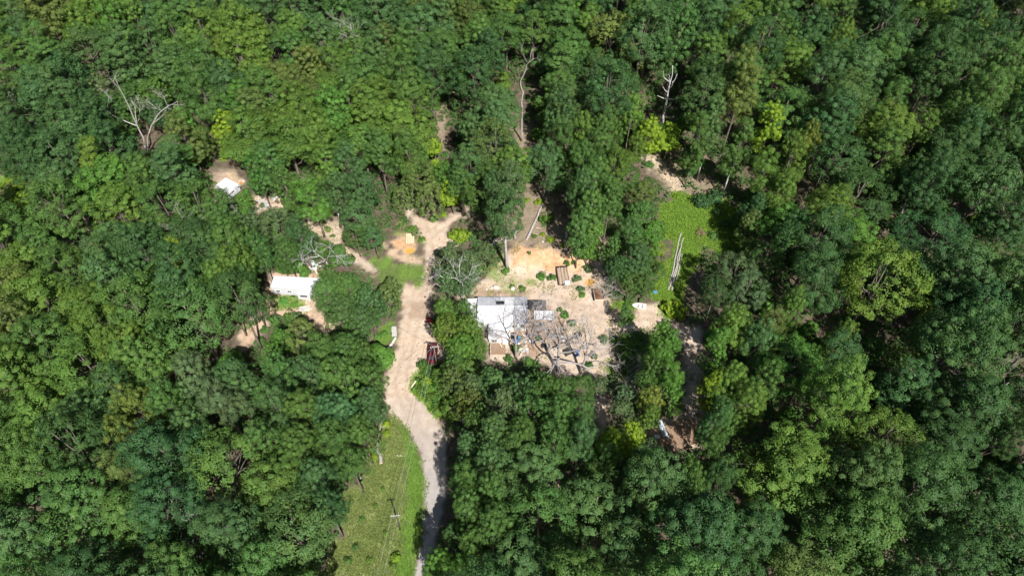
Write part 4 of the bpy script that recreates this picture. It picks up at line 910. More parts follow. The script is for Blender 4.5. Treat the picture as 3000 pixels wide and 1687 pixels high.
Z1 = lambda x, y: (x / 3.4333, y / 3.4333)                      # survey sheets of the photograph
Z3 = lambda x, y: (1500 + x / 3.4333, y / 3.4333)
traced_tree((428, 455), [([(428, 455), Z1(1440, 1380), Z1(1380, 1265), Z1(1300, 1080), Z1(1225, 930), Z1(1160, 790)], .34, .05),
    ([Z1(1380, 1265), Z1(1270, 1225), Z1(1130, 1160), Z1(1040, 1085), Z1(950, 1020)], .20, .04), ([Z1(1080, 1105), Z1(1085, 1040), Z1(1105, 965)], .07, .02), ([Z1(1380, 1240), Z1(1362, 1160), Z1(1360, 1080), Z1(1320, 1010)], .13, .03),
    ([Z1(1385, 1230), Z1(1410, 1150), Z1(1410, 1080), Z1(1370, 960)], .12, .03), ([Z1(1225, 930), Z1(1170, 860), Z1(1100, 780)], .07, .02), ([(432, 455), Z1(1485, 1380), Z1(1520, 1270), Z1(1590, 1150), Z1(1690, 1070), Z1(1785, 1020)], .30, .05),
    ([Z1(1520, 1270), Z1(1610, 1190), Z1(1660, 1120), Z1(1680, 1080)], .13, .03), ([Z1(1620, 1115), Z1(1580, 1100), Z1(1540, 1060)], .07, .02), ([Z1(1690, 1070), Z1(1660, 1010), Z1(1640, 960)], .07, .02)],
    'grey dead tree forked in a wide V above the forest', 1, M_DEAD, .3, twigs=4, fat=.62)
traced_tree(Z3(1500, 1330), [([Z3(1500, 1330), Z3(1520, 1220), Z3(1540, 1100), Z3(1560, 1000), Z3(1575, 900), Z3(1590, 830), Z3(1612, 760), Z3(1615, 660)], .42, .09), ([Z3(1558, 1000), Z3(1510, 985), Z3(1460, 963)], .16, .05), ([Z3(1560, 995), Z3(1620, 1003), Z3(1690, 980)], .14, .04),
    ([Z3(1568, 930), Z3(1535, 905), Z3(1515, 875)], .14, .04), ([Z3(1590, 830), Z3(1550, 800), Z3(1525, 770), Z3(1520, 715)], .16, .05), ([Z3(1580, 830), Z3(1577, 790), Z3(1573, 745)], .10, .04), ([Z3(1600, 850), Z3(1640, 800), Z3(1662, 745)], .17, .06), ([Z3(1575, 920), Z3(1605, 870), Z3(1615, 820)], .12, .05), ([Z3(1550, 1075), Z3(1580, 1070), Z3(1600, 1030)], .07, .03)],
    'bleached white snag with broken stub limbs', 2, M_SNAG, .45)
traced_tree(Z3(90, 1420), [([Z3(90, 1420), Z3(98, 1300), Z3(105, 1100), Z3(105, 970), Z3(92, 880), Z3(85, 820), Z3(125, 740), Z3(150, 650), Z3(185, 590), Z3(205, 490)], .26, .04), ([Z3(155, 645), Z3(205, 600), Z3(270, 588)], .09, .02), ([Z3(155, 625), Z3(140, 605), Z3(125, 598)], .05, .02), ([Z3(188, 580), Z3(186, 550), Z3(190, 530)], .05, .02)],
    'tall thin grey snag rising from a brown slope', 3, M_DEAD, .25, twigs=1)
M6 = lambda x, y: (750 + x / 3.4333, 422 + y / 3.4333)
traced_tree(M6(2085, 1600), [([M6(2085, 1600), M6(2085, 1440), M6(2070, 1390), M6(2030, 1365)], .22, .13), ([M6(2030, 1365), M6(1970, 1345), M6(1900, 1350), M6(1850, 1320), M6(1780, 1290)], .12, .03), ([M6(1970, 1345), M6(1930, 1300), M6(1850, 1280)], .08, .02), ([M6(2030, 1365), M6(2010, 1290), M6(1985, 1240)], .10, .02), ([M6(2075, 1385), M6(2120, 1330), M6(2200, 1290)], .10, .02), ([M6(1900, 1350), M6(1830, 1400), M6(1770, 1410)], .07, .02), ([M6(2085, 1420), M6(2150, 1400), M6(2190, 1380)], .07, .02), ([M6(2020, 1330), M6(2050, 1280), M6(2045, 1230)], .07, .02)],
    'pale bare crooked branches in the thin tree above the white house', 4, M_SNAG, .22, twigs=4, fat=.6)
traced_tree(M6(815, 1490), [([M6(815, 1490), M6(800, 1370), M6(770, 1280), M6(720, 1250), M6(705, 1180)], .17, .10), ([M6(705, 1180), M6(640, 1125), M6(560, 1135), M6(460, 1170)], .11, .03), ([M6(705, 1180), M6(720, 1140), M6(760, 1070), M6(730, 940)], .09, .02), ([M6(640, 1125), M6(580, 1080), M6(530, 1070)], .07, .02), ([M6(700, 1160), M6(650, 1190), M6(600, 1220), M6(470, 1200)], .08, .02), ([M6(760, 1070), M6(800, 1110), M6(840, 1180)], .06, .02), ([M6(790, 1370), M6(750, 1360), M6(710, 1390)], .06, .02)],
    'pale bare branching tree behind the slide-out trailer', 5, M_SNAG, .18, twigs=4, fat=.7)
dead_tree(1634, 1088, 13.0, 'big bare grey tree with spreading limbs beside the junk yard', 11, .34, 12, M_GREYWOOD, .85, 4, (-.03, .05), .2, .46, 3, up=.8)
dead_tree(1700, 1092, 14.5, 'tall bare tree at the sandy edge of the junk yard', 12, .24, 11, M_GREYWOOD, .6, 3, (.10, .05), .25, .30, 3, up=.9)
dead_tree(1512, 1050, 12.5, 'thin bare trunk in front of the white porch roof', 13, .21, 10, M_GREYWOOD, .75, 4, (-.03, .03), .3, .40, 3, up=.6)
dead_tree(1775, 870, 3.4, 'small twiggy dead bush beside the rusty trailer', 14, .07, 9, M_DEAD, .9, 3, (0, 0), .05, .8, 4, up=.6)
dead_tree(1830, 1125, 4.2, 'fan of dead grey branches fallen below the grassy patch', 15, .09, 9, M_DEAD, .8, 3, (0, 0), .05, .9, 3, up=.25)
dead_tree(1558, 1010, 11.0, 'bare leaning pole tree between porch and white sheet shed', 16, .14, 7, M_GREYWOOD, .6, 3, (.06, .08), .4, .34, 3, up=.8)
for (px, py, H, lab, sd_) in [(1945, 100, 17, 'bare grey tree standing in a dark gap by the top edge', 31), (2870, 180, 17, 'bare pale bough tree in the upper corner beyond the snag', 32), (2915, 720, 15, 'grey leafless twigs among dark crowns near the side edge', 33), (620, 1590, 14, 'white-limbed half bare tree in the yellow-green oaks', 34),
                              (2360, 1660, 12, 'small bare grey branches by the bottom edge', 35), (70, 470, 16, 'pale bare limb reaching from a crown by the side edge', 36), (612, 790, 14, 'curled grey bare branches in the crowns beyond the slide-out trailer', 37), (690, 730, 10, 'short white bare stick tree above the slide-out trailer', 38),
                              (2800, 1250, 15, 'lone bare twigs deep in the dark crowns', 39), (90, 1180, 14, 'thin bare twigs in the shaded crowns by the side edge', 40), (1060, 260, 17, 'bare grey fork in the canopy near the top', 41)]:
    dead_tree(px, py, H, lab, sd_, .20, 7, M_DEAD, .8, 3, (.02, .0), .45, .34, 3)

def bare_trunk(foot, top, r0, r1, label, seed, mat=M_SNAG, name='bare_trunk'):
    rg = np.random.default_rng(seed); B = G(*foot); T = plane_pt(top[0], top[1], B[1]) - B
    t = thing(name, label, 'tree trunk', B, 0.0, 'bare standing trunks')
    pts = [Vector(T) * f + Vector((rg.normal(0, .06), rg.normal(0, .06), 0)) * (1 if f > 0 else 0) for f in (0, .25, .5, .75, 1)]
    pts[0].z -= .15
    MB().tube(pts, [r0 * 1.2, r0, r0 * .85 + r1 * .15, (r0 + r1) / 2, r1], 8).build('trunk', mat, t, smooth=True)
    for k in range(2):
        s0 = pts[3].lerp(pts[4], .5 * k); mb = MB(); twig_cloud(mb, s0, rg.normal(0, 1, 3) + np.array([0, 0, .6]), r1 * .5, .9, 1, rg)
        mb.build('limb', mat, t)
    return t
bare_trunk((1486, 790), (1480, 690), .27, .20, 'straight grey trunk standing at the dirt bank edge', 51, M_DEAD)
bare_trunk((2043, 530), (2062, 440), .15, .11, 'pale slim trunk beside the upper trail', 52)
bare_trunk((2112, 577), (2160, 455), .17, .12, 'long pale leaning trunk at the corner of the glade', 53)
bare_trunk((2098, 492), (2122, 430), .14, .10, 'short pale trunk between the two trail trunks', 54)
bare_trunk((1607, 570), (1614, 515), .18, .15, 'pale trunk at the shaded edge of the weedy slope', 55)
bare_trunk((2390, 548), (2411, 500), .13, .10, 'white slim trunk in a brown gap of the forest', 56)
bare_trunk((2636, 634), (2654, 594), .20, .17, 'lone white stub trunk in a dark gap', 57)
bare_trunk((2598, 545), (2640, 465), .20, .10, 'grey leaning trunk in a dark gap above the white stub', 58, M_DEAD)
bare_trunk((1378, 590), (1368, 535), .19, .15, 'grey trunk at the top of the sandy fork', 59, M_DEAD)
bare_trunk((745, 945), (738, 915), .30, .26, 'stout pale trunk at the turn of the trailer drive', 60, M_DEAD)
bare_trunk((998, 664), (990, 620), .18, .14, 'pale trunk beside the small weedy opening', 61, M_DEAD)
bare_trunk((1945, 1140), (1957, 1076), .19, .13, 'pale broken trunk in the fresh green tree by the yard', 62)
bare_trunk((1362, 1238), (1352, 1205), .30, .24, 'stout white trunk below the thin olive tree', 63)
bare_trunk((1659, 700), (1661, 678), .22, .20, 'short pale trunk under the crowns beside the dirt bank', 64, M_DEAD)
bare_trunk((1508, 700), (1508, 680), .18, .15, 'short grey trunk under the tall tree by the bank', 65, M_DEAD)

# ------------------------------------------------------------------ logs, stumps, fallen wood
M_LOG = surf('weathered_log', (0.42, 0.39, 0.365), .92, var=.28, scale=3.0, dirt=(.27, .24, .22), dirt_amt=.6, bump=.5, spec=.1)
M_LOGEND = surf('log_end', (0.60, 0.47, 0.33), .9, var=.15, scale=8, spec=.1)
M_BOARD = surf('old_board', (0.46, 0.36, 0.27), .9, var=.3, scale=4, dirt=(.25, .18, .13), bump=.3, spec=.1)
M_PALEBOARD = surf('pale_timber', (0.68, 0.59, 0.47), .88, var=.18, scale=4, dirt=(.4, .32, .24), bump=.25, spec=.1)
def log(a, b, r, label, seed, mat=None, name='log', lift=0.0, group='fallen logs', bend=.12):
    rg = np.random.default_rng(seed); A_, B_ = G(*a), G(*b)
    t = thing(name, label, 'log', A_ * .5 + B_ * .5, 0.0, group)
    C_ = (A_ + B_) / 2; pts = []
    for i in range(7):
        f = i / 6; p = A_ + (B_ - A_) * f; p[2] = float(zt(p[0], p[1])) + r * .85 + lift
        q = Vector(p - C_) + Vector((rg.normal(0, bend), rg.normal(0, bend), rg.normal(0, .02))) * (1 if 0 < i < 6 else 0); pts.append(q)
    MB().tube(pts, [r * (1.1 - .35 * i / 6) for i in range(7)], 9, cap=False).build('bark', mat or M_LOG, t, smooth=True)
    for p, d, rr in ((pts[0], pts[0] - pts[1], r * 1.1), (pts[-1], pts[-1] - pts[-2], r * .75)):
        d = d.normalized(); MB().tube([p - d * .05, p + d * .012], [rr * .97, rr * .95], 9).build('cut_end', M_LOGEND, t)
    return t
log((1958, 850), (1995, 684), .17, 'long weathered log, outer one of the bundle in the glade', 71)
log((1968, 852), (2002, 698), .15, 'long weathered log, middle one of the bundle in the glade', 72)
log((1962, 842), (1996, 722), .14, 'weathered log lying on the glade bundle of logs', 73, lift=.28)
log((1981, 826), (1998, 745), .13, 'shortest weathered log on the inner side of the glade bundle', 74)
log((1543, 704), (1590, 602), .24, 'fallen broken tree trunk on the weedy slope above the bank', 75)
log((1117, 1358), (1104, 1290), .28, 'grey decayed log lying at the meadow edge', 76)
log((1590, 640), (1606, 636), .09, 'pale splintered branch piece across the fallen trunk', 77, M_PALEBOARD)
log((1570, 668), (1585, 672), .07, 'short pale stick beside the fallen trunk', 78, M_PALEBOARD)
log((1558, 687), (1573, 685), .06, 'thin pale stick below the fallen trunk', 79, M_PALEBOARD)
log((1207, 1136), (1224, 1102), .16, 'pale landscape timber edging the driveway weeds', 80, M_PALEBOARD)
log((1853, 1013), (1874, 1008), .10, 'pale plank-like pole in the grass patch by the yard tree', 81, M_PALEBOARD)
log((1858, 1046), (1875, 1038), .09, 'short pale pole lower in the grass patch by the yard tree', 82, M_PALEBOARD)
log((1163, 1333), (1182, 1336), .06, 'thin pale branch in the meadow grass', 83, M_PALEBOARD)
log((1940, 455), (1958, 462), .07, 'pale branch lying on the upper trail bank', 84, M_PALEBOARD)
log((2410, 712), (2428, 688), .16, 'pale broken timber in the crowns below the white stub', 85, M_PALEBOARD, lift=7.0) if False else None
traced_tree((1112, 1290), [([(1112, 1290), (1112, 1262), (1117, 1236), (1126, 1218)], .13, .05), ([(1117, 1248), (1126, 1252), (1131, 1245)], .06, .02), ([(1113, 1270), (1123, 1268)], .05, .02)], 'white forked dead branch leaning at the meadow corner', 86, M_SNAG, .1)

def stump(px, py, label, seed):
    rg = np.random.default_rng(seed); B = G(px, py); t = thing('stump', label, 'stump', B)
    MB().lathe([(.55, -.1), (.42, .2), (.38, .6), (.36, .62), (.1, .66)], n=11).build('bole', M_DEAD, t, smooth=True)
    for k in range(9):
        a = k * .7 + rg.normal(0, .2); L = rg.uniform(.8, 1.6)
        mb = MB(); twig_cloud(mb, (.3 * math.cos(a), .3 * math.sin(a), .35), (math.cos(a), math.sin(a), rg.uniform(-.1, .5)), .10, L, 1, rg, .7, 2); mb.build('root', M_DEAD, t, smooth=True)
stump(1450, 712, 'upturned grey stump with splayed roots above the dirt bank', 91)
def mound(px, py, R, h, label, mat, seed, name='brush_pile'):
    rg = np.random.default_rng(seed); t = thing(name, label, 'brush pile', G(px, py))
    for k in range(22):
        a = rg.uniform(0, 3.14); c = rg.normal(0, R * .35, 2); L = R * rg.uniform(.5, 1.0); z = h * rg.uniform(.05, .9)
        d = Vector((math.cos(a), math.sin(a), rg.normal(0, .2)))
        MB().tube([Vector((c[0], c[1], z)) - d * L * .5, Vector((c[0], c[1], z + .05)), Vector((c[0], c[1], z)) + d * L * .5], [.06, .05, .02], 5).build('stick', mat, t)
mound(2053, 683, 1.5, .8, 'brown heap of dead brush in the shaded glade', surf('brown_brush', (.26, .17, .12), .95, var=.3, spec=.1), 92)

# ------------------------------------------------------------------ buildings
M_WHITE = surf('white_roof_paint', (.68, .68, .70), .5, var=.08, scale=.8, dirt=(.46, .44, .41), dirt_amt=.5, bump=.05, spec=.3)
M_WHITE2 = surf('white_roof_paint_worn_shade', (.47, .48, .52), .55, var=.12, scale=.8, dirt=(.36, .33, .31), dirt_amt=.5, bump=.05, spec=.3)  # worn white; also paints shade onto the back roof slope
M_SIDING = surf('white_siding', (.80, .80, .79), .6, var=.05, scale=2, dirt=(.55, .50, .44), dirt_amt=.35, bump=.1)
M_GLASS = surf('window_glass', (.03, .035, .045), .12, var=.2, spec=.6, bump=0)
M_DARK = surf('dark_metal', (.035, .035, .038), .5, var=.25, bump=.1)
M_GREYMETAL = surf('grey_metal', (.42, .43, .44), .45, .6, var=.1)
M_RUBBER = surf('rubber', (.025, .025, .025), .85, var=.2)
M_CONC = surf('concrete', (.50, .48, .45), .9, var=.15, scale=2.5, dirt=(.33, .29, .25), bump=.3)
M_BLACKTARP = surf('black_tarp', (.035, .037, .042), .6, var=.4, scale=2, bump=.5)
M_RUST = surf('rusty_steel', (.20, .095, .055), .85, var=.35, scale=3, dirt=(.33, .19, .11), bump=.4)
M_BLUE = surf('blue_plastic', (.04, .11, .30), .45, var=.12)
M_CYAN = surf('light_blue_plastic', (.12, .30, .46), .45, var=.12)
M_RED = surf('red_paint', (.32, .025, .025), .4, var=.1)
M_ORANGE = surf('orange_board', (.50, .22, .06), .8, var=.2)
M_WHITEPL = surf('white_plastic', (.80, .80, .80), .5, var=.05)
M_BROWN = surf('brown_boards', (.30, .20, .135), .9, var=.3, scale=4, bump=.3)

def roof_strip(parent, name, x0, x1, ya, za, yb, zb, npan, mats, th=.03, gap=.012, r=None):
    """sheets of roofing between two level lines; each sheet its own piece"""
    r = r or np.random.default_rng(5)
    w = (x1 - x0) / npan
    for i in range(npan):
        a, b = x0 + i * w + gap, x0 + (i + 1) * w - gap; k = r.uniform(-.006, .006)
        lo, hi = ((ya, za), (yb, zb)) if ya < yb else ((yb, zb), (ya, za))
        c = [(a, lo[0], lo[1] + k), (b, lo[0], lo[1] + k), (b, hi[0], hi[1] + k), (a, hi[0], hi[1] + k)]
        mb = MB().slab(c, th)
        # standing seam along one edge
        s = [(a, lo[0], lo[1] + k + .028), (a + .05, lo[0], lo[1] + k + .028), (a + .05, hi[0], hi[1] + k + .028), (a, hi[0], hi[1] + k + .028)]
        mb.slab(s, .03)
        mb.build(name, mats[int(r.integers(len(mats)))], parent)

def window(parent, c, w, h, face, pane_mat=M_GLASS):
    """face 'S' (towards the camera), 'E' or 'W'"""
    x, y, z = c; d = .05
    if face == 'S': fr = MB().box((x, y - d / 2, z + h / 2), (w + .12, d, .07)).box((x, y - d / 2, z - h / 2), (w + .12, d, .07)).box((x - w / 2, y - d / 2, z), (.07, d, h)).box((x + w / 2, y - d / 2, z), (.07, d, h)).box((x, y - d / 2, z), (.04, d * .8, h)); pn = MB().box((x, y - .012, z), (w, .02, h))
    else:
        s = 1 if face == 'E' else -1
        fr = MB().box((x + s * d / 2, y, z + h / 2), (d, w + .12, .07)).box((x + s * d / 2, y, z - h / 2), (d, w + .12, .07)).box((x + s * d / 2, y - w / 2, z), (d, .07, h)).box((x + s * d / 2, y + w / 2, z), (d, .07, h)); pn = MB().box((x + s * .012, y, z), (.02, w, h))
    f = fr.build('window', M_WHITEPL, parent); pn.build('pane', pane_mat, f)
    return f

# --- the white house
hb = G(1470, 975); HZ = float(zt(hb[0], hb[1]))
house = thing('house', 'long white house with metal sheet roof and porch wing in the dirt yard', 'house', (hb[0], hb[1], HZ))
def L(px, py, up): return G(px, py, up) - np.array([hb[0], hb[1], HZ])
xl, xr = L(1398, 905, 3.0)[0], L(1545, 905, 3.0)[0]
yb_, yr_, yf_ = L(1470, 869, 2.7)[1], L(1470, 897, 3.35)[1], L(1470, 947, 2.7)[1]
wall_h = 2.55
MB().box(((xl + xr) / 2, (yb_ + yf_) / 2, wall_h / 2 - .1), (xr - xl - .5, yb_ - yf_ - .5, wall_h + .2)).build('wall', M_SIDING, house)
for k in range(9):   # lap siding towards the camera
    MB().box(((xl + xr) / 2, yf_ + .25 - .014, .25 + k * .26), (xr - xl - .5, .028, .235)).build('siding_board', M_SIDING, house)
roof = MB().slab([(xl, yf_, 2.66), (xr, yf_, 2.66), (xr, yr_, 3.31), (xl, yr_, 3.31)], .06).slab([(xl, yr_, 3.31), (xr, yr_, 3.31), (xr, yb_, 2.66), (xl, yb_, 2.66)], .06).build('roof', M_WHITE2, house)
M_WHITE3 = surf('white_roof_paint_dull', (.57, .57, .60), .5, var=.1, scale=.8, dirt=(.42, .39, .36), dirt_amt=.55, bump=.05)
rr_ = np.random.default_rng(3)
roof_strip(roof, 'roof_sheet', xl, xr, yf_ - .05, 2.70, yr_, 3.36, 11, [M_WHITE, M_WHITE, M_WHITE3, M_WHITE2, M_WHITE3], r=rr_)
roof_strip(roof, 'roof_sheet', xl, xr, yr_ + .01, 3.36, yb_, 2.70, 11, [M_WHITE2, M_WHITE, M_WHITE2], r=rr_)  # greyer sheet mix paints in the slope's turn away from the sun
MB().box(((xl + xr) / 2, yr_, 3.40), (xr - xl, .22, .03)).build('ridge_cap', M_WHITE, roof)
for q in (1460, 1472):
    c = L(q, 888, 3.25); v = MB().box((c[0], c[1], 3.24), (.62, .62, .34), bev=.03).build('roof_vent', M_DARK, roof); MB().box((c[0], c[1], 3.43), (.70, .70, .05), bev=.02).build('vent_lid', M_DARK, v)
# porch wing towards the camera
wx0, wx1 = L(1431, 960, 2.7)[0], L(1495, 960, 2.7)[0]; wyf = L(1460, 990, 2.5)[1]
MB().box(((wx0 + wx1) / 2, (wyf + yf_) / 2 + .25, 1.1), (wx1 - wx0 - .2, yf_ - wyf - .3, 2.4)).build('porch_wall', M_SIDING, house)
prf = MB().slab([(wx0, wyf - .15, 2.45), (wx1, wyf - .15, 2.45), (wx1, yf_ + .12, 2.83), (wx0, yf_ + .12, 2.83)], .06).build('porch_roof', M_WHITE2, house)
roof_strip(prf, 'roof_sheet', wx0, wx1, wyf - .2, 2.49, yf_ + .15, 2.875, 5, [M_WHITE], r=rr_)
window(house, ((wx0 + wx1) / 2 - .9, wyf + .10, 1.45), .9, .8, 'S'); 
dr = MB().box(((wx0 + wx1) / 2 + 1.0, wyf + .09, 1.0), (.9, .06, 2.0)).build('door', M_WHITEPL, house); MB().lathe([(.03, 0), (.045, .03), (.03, .06)], ((wx0 + wx1) / 2 + 1.3, wyf + .0, 1.0), 8, 'Y').build('handle', M_GREYMETAL, dr)
for fx in (.25, .72): window(house, (wx1 + (xr - wx1) * fx, yf_ + .22, 1.55), .8, .9, 'S')
window(house, (xr - .25, (yf_ + yb_) / 2, 1.6), 1.0, .9, 'E')
# lower side room under the tree
sx0 = L(1362, 905, 2.4)[0]; sy0, sy1 = L(1380, 944, 2.3)[1], L(1380, 874, 2.3)[1]
MB().box(((sx0 + xl) / 2 + .1, (sy0 + sy1) / 2, 1.05), (xl - sx0 - .1, sy1 - sy0 - .3, 2.3)).build('side_room_wall', M_SIDING, house)
srf = MB().slab([(sx0, sy0, 2.22), (xl + .24, sy0, 2.42), (xl + .24, sy1, 2.42), (sx0, sy1, 2.22)], .06).build('side_roof', M_WHITE2, house)
for i in range(5):
    a, b = sy0 + (sy1 - sy0) * i / 5 + .01, sy0 + (sy1 - sy0) * (i + 1) / 5 - .01
    MB().slab([(sx0 - .05, a, 2.26), (xl + .2, a, 2.46), (xl + .2, b, 2.46), (sx0 - .05, b, 2.26)], .025).build('roof_sheet', M_WHITE, srf)
# deck in front of the porch
dk = L(1458, 1020, .4); dw, dd_ = 2.9, 2.6
for i in range(9): MB().box((dk[0], dk[1] - dd_ / 2 + (i + .5) * dd_ / 9, .38), (dw, dd_ / 9 - .03, .05), rz=rr_.normal(0, .004)).build('deck_plank', M_BROWN, house)
for sx in (-1, 1):
    for sy in (-1, 0, 1): MB().box((dk[0] + sx * (dw / 2 - .1), dk[1] + sy * (dd_ / 2 - .15), .1), (.1, .1, .52)).build('deck_post', M_BOARD, house)
rx = L(1437, 1030, .8)[0]
for i in range(4): MB().box((rx, dk[1] - 1.7 + i * 1.05, .5), (.09, .09, 1.2)).build('rail_post', M_WHITEPL, house)
for z in (.62, 1.08): MB().box((rx - .005, dk[1] - .12, z), (.05, 3.5, .12)).build('rail', M_PALEBOARD, house)

# --- white sheet shed and the black tarp lean-to beside the house
def shed(label, px0, py0, px1, py1, z, mat, post_mat, name, npan, tilt=.15, seed=1, sheet='roof_sheet'):
    c = G((px0 + px1) / 2, (py0 + py1) / 2, z); g = float(zt(c[0], c[1]))
    t = thing(name, label, 'shed', (c[0], c[1], g))
    x0, x1 = G(px0, (py0 + py1) / 2, z)[0] - c[0], G(px1, (py0 + py1) / 2, z)[0] - c[0]
    y1, y0 = G((px0 + px1) / 2, py0, z)[1] - c[1], G((px0 + px1) / 2, py1, z)[1] - c[1]
    roof_strip(t, sheet, x0, x1, y0, z - tilt, y1, z + tilt, npan, [mat], r=np.random.default_rng(seed))
    for sx in (x0 + .12, x1 - .12):
        for sy, zz in ((y0 + .12, z - tilt), (y1 - .12, z + tilt)): MB().box((sx, sy, (zz - .1) / 2 - .05), (.09, .09, zz - .02)).build('post', post_mat, t)
    for sy, zz in ((y0 + .12, z - tilt), (y1 - .12, z + tilt)): MB().box(((x0 + x1) / 2, sy, zz - .09), (x1 - x0 - .1, .06, .09)).build('beam', post_mat, t)
    return t
shed('small white sheet-roofed shed beside the white house', 1565, 911, 1623, 936, 1.9, M_WHITE, M_BOARD, 'shed', 4, .12, 4)
shed('black tarp lean-to between the white house and the small shed', 1549, 880, 1600, 906, 1.7, M_BLACKTARP, M_BOARD, 'lean_to', 3, .10, 5, 'tarp_sheet')

# --- camper trailers
def camper(label, corners, H, name, slide=None, seed=1):
    """corners: photo pixels of the roof, front-left, front-right, back-right (roof height H)"""
    a, b, c = (G(px, py, H) for px, py in corners)
    u = (b - a)[:2]; Ln = np.linalg.norm(u); ang = math.atan2(u[1], u[0]); v = (c - b)[:2]; n_ = np.array([-u[1], u[0]]) / Ln; Wd = abs(v @ n_)
    cen = a[:2] + u / 2 + n_ * Wd / 2
    t = thing(name, label, 'camper', (cen[0], cen[1], float(zt(cen[0], cen[1]))), ang)
    MB().box((0, 0, .45 + (H - .45) / 2), (Ln, Wd, H - .45), bev=.16).build('body', M_WHITE, t)
    rf = MB().box((0, 0, H + .012), (Ln - .3, Wd - .3, .03), bev=.01).build('roof', M_WHITE, t)
    for fx in (-.3, .28): vv = MB().box((Ln * fx, .1, H + .10), (.42, .42, .14), bev=.03).build('roof_vent', M_WHITEPL, rf)
    ac = MB().box((.2, 0, H + .16), (.9, .7, .26), bev=.08).build('air_conditioner', M_WHITEPL, rf)
    for fx in (-.36, -.12, .38): window(t, (Ln * fx, -Wd / 2, 1.75), .8, .55, 'S')
    MB().box((Ln * .22, -Wd / 2 - .015, 1.45), (.7, .03, 1.75)).build('door', M_WHITE2, t)
    MB().box((0, -Wd / 2 - .012, 1.05), (Ln - .5, .02, .10)).build('stripe', surf('grey_stripe', (.35, .37, .42), .5), t)
    for fx in (-.08, .05):
        for s in (-1, 1):
            w = MB().lathe([(.2, -.1), (.34, -.1), (.35, -.05), (.35, .05), (.34, .1), (.2, .1)], (Ln * fx, s * (Wd / 2 - .14), .35), 16, 'Y').build('wheel', M_RUBBER, t); MB().lathe([(.19, -.09), (.2, .09)], (Ln * fx, s * (Wd / 2 - .14), .35), 12, 'Y').build('rim', M_GREYMETAL, w)
    MB().tube([(Ln / 2, -.5, .4), (Ln / 2 + 1.1, 0, .42), (Ln / 2, .5, .4)], .05, 6).build('hitch', M_DARK, t)
    window(t, (Ln / 2, 0, 1.7), 1.3, .6, 'E')
    if slide:
        sx, sw, sdp = slide
        s_ = MB().box((sx, -Wd / 2 - sdp / 2 + .05, 1.6), (sw, sdp, 1.9), bev=.08).build('slide_out', M_WHITE, t)
        MB().box((sx, -Wd / 2 - sdp + .035, 1.75), (1.3, .03, .42)).build('window', M_GLASS, s_)
    return t
camper('long white camper trailer with a slide-out beside the left drive'.replace(' left', ' sandy'), [(790, 838), (930, 846), (928, 812)], 3.0, 'camper_trailer', (1.9, 2.5, 1.0))
camper('small white camper half hidden in the trees', [(667, 566), (699, 539), (673, 507)], 2.6, 'camper')

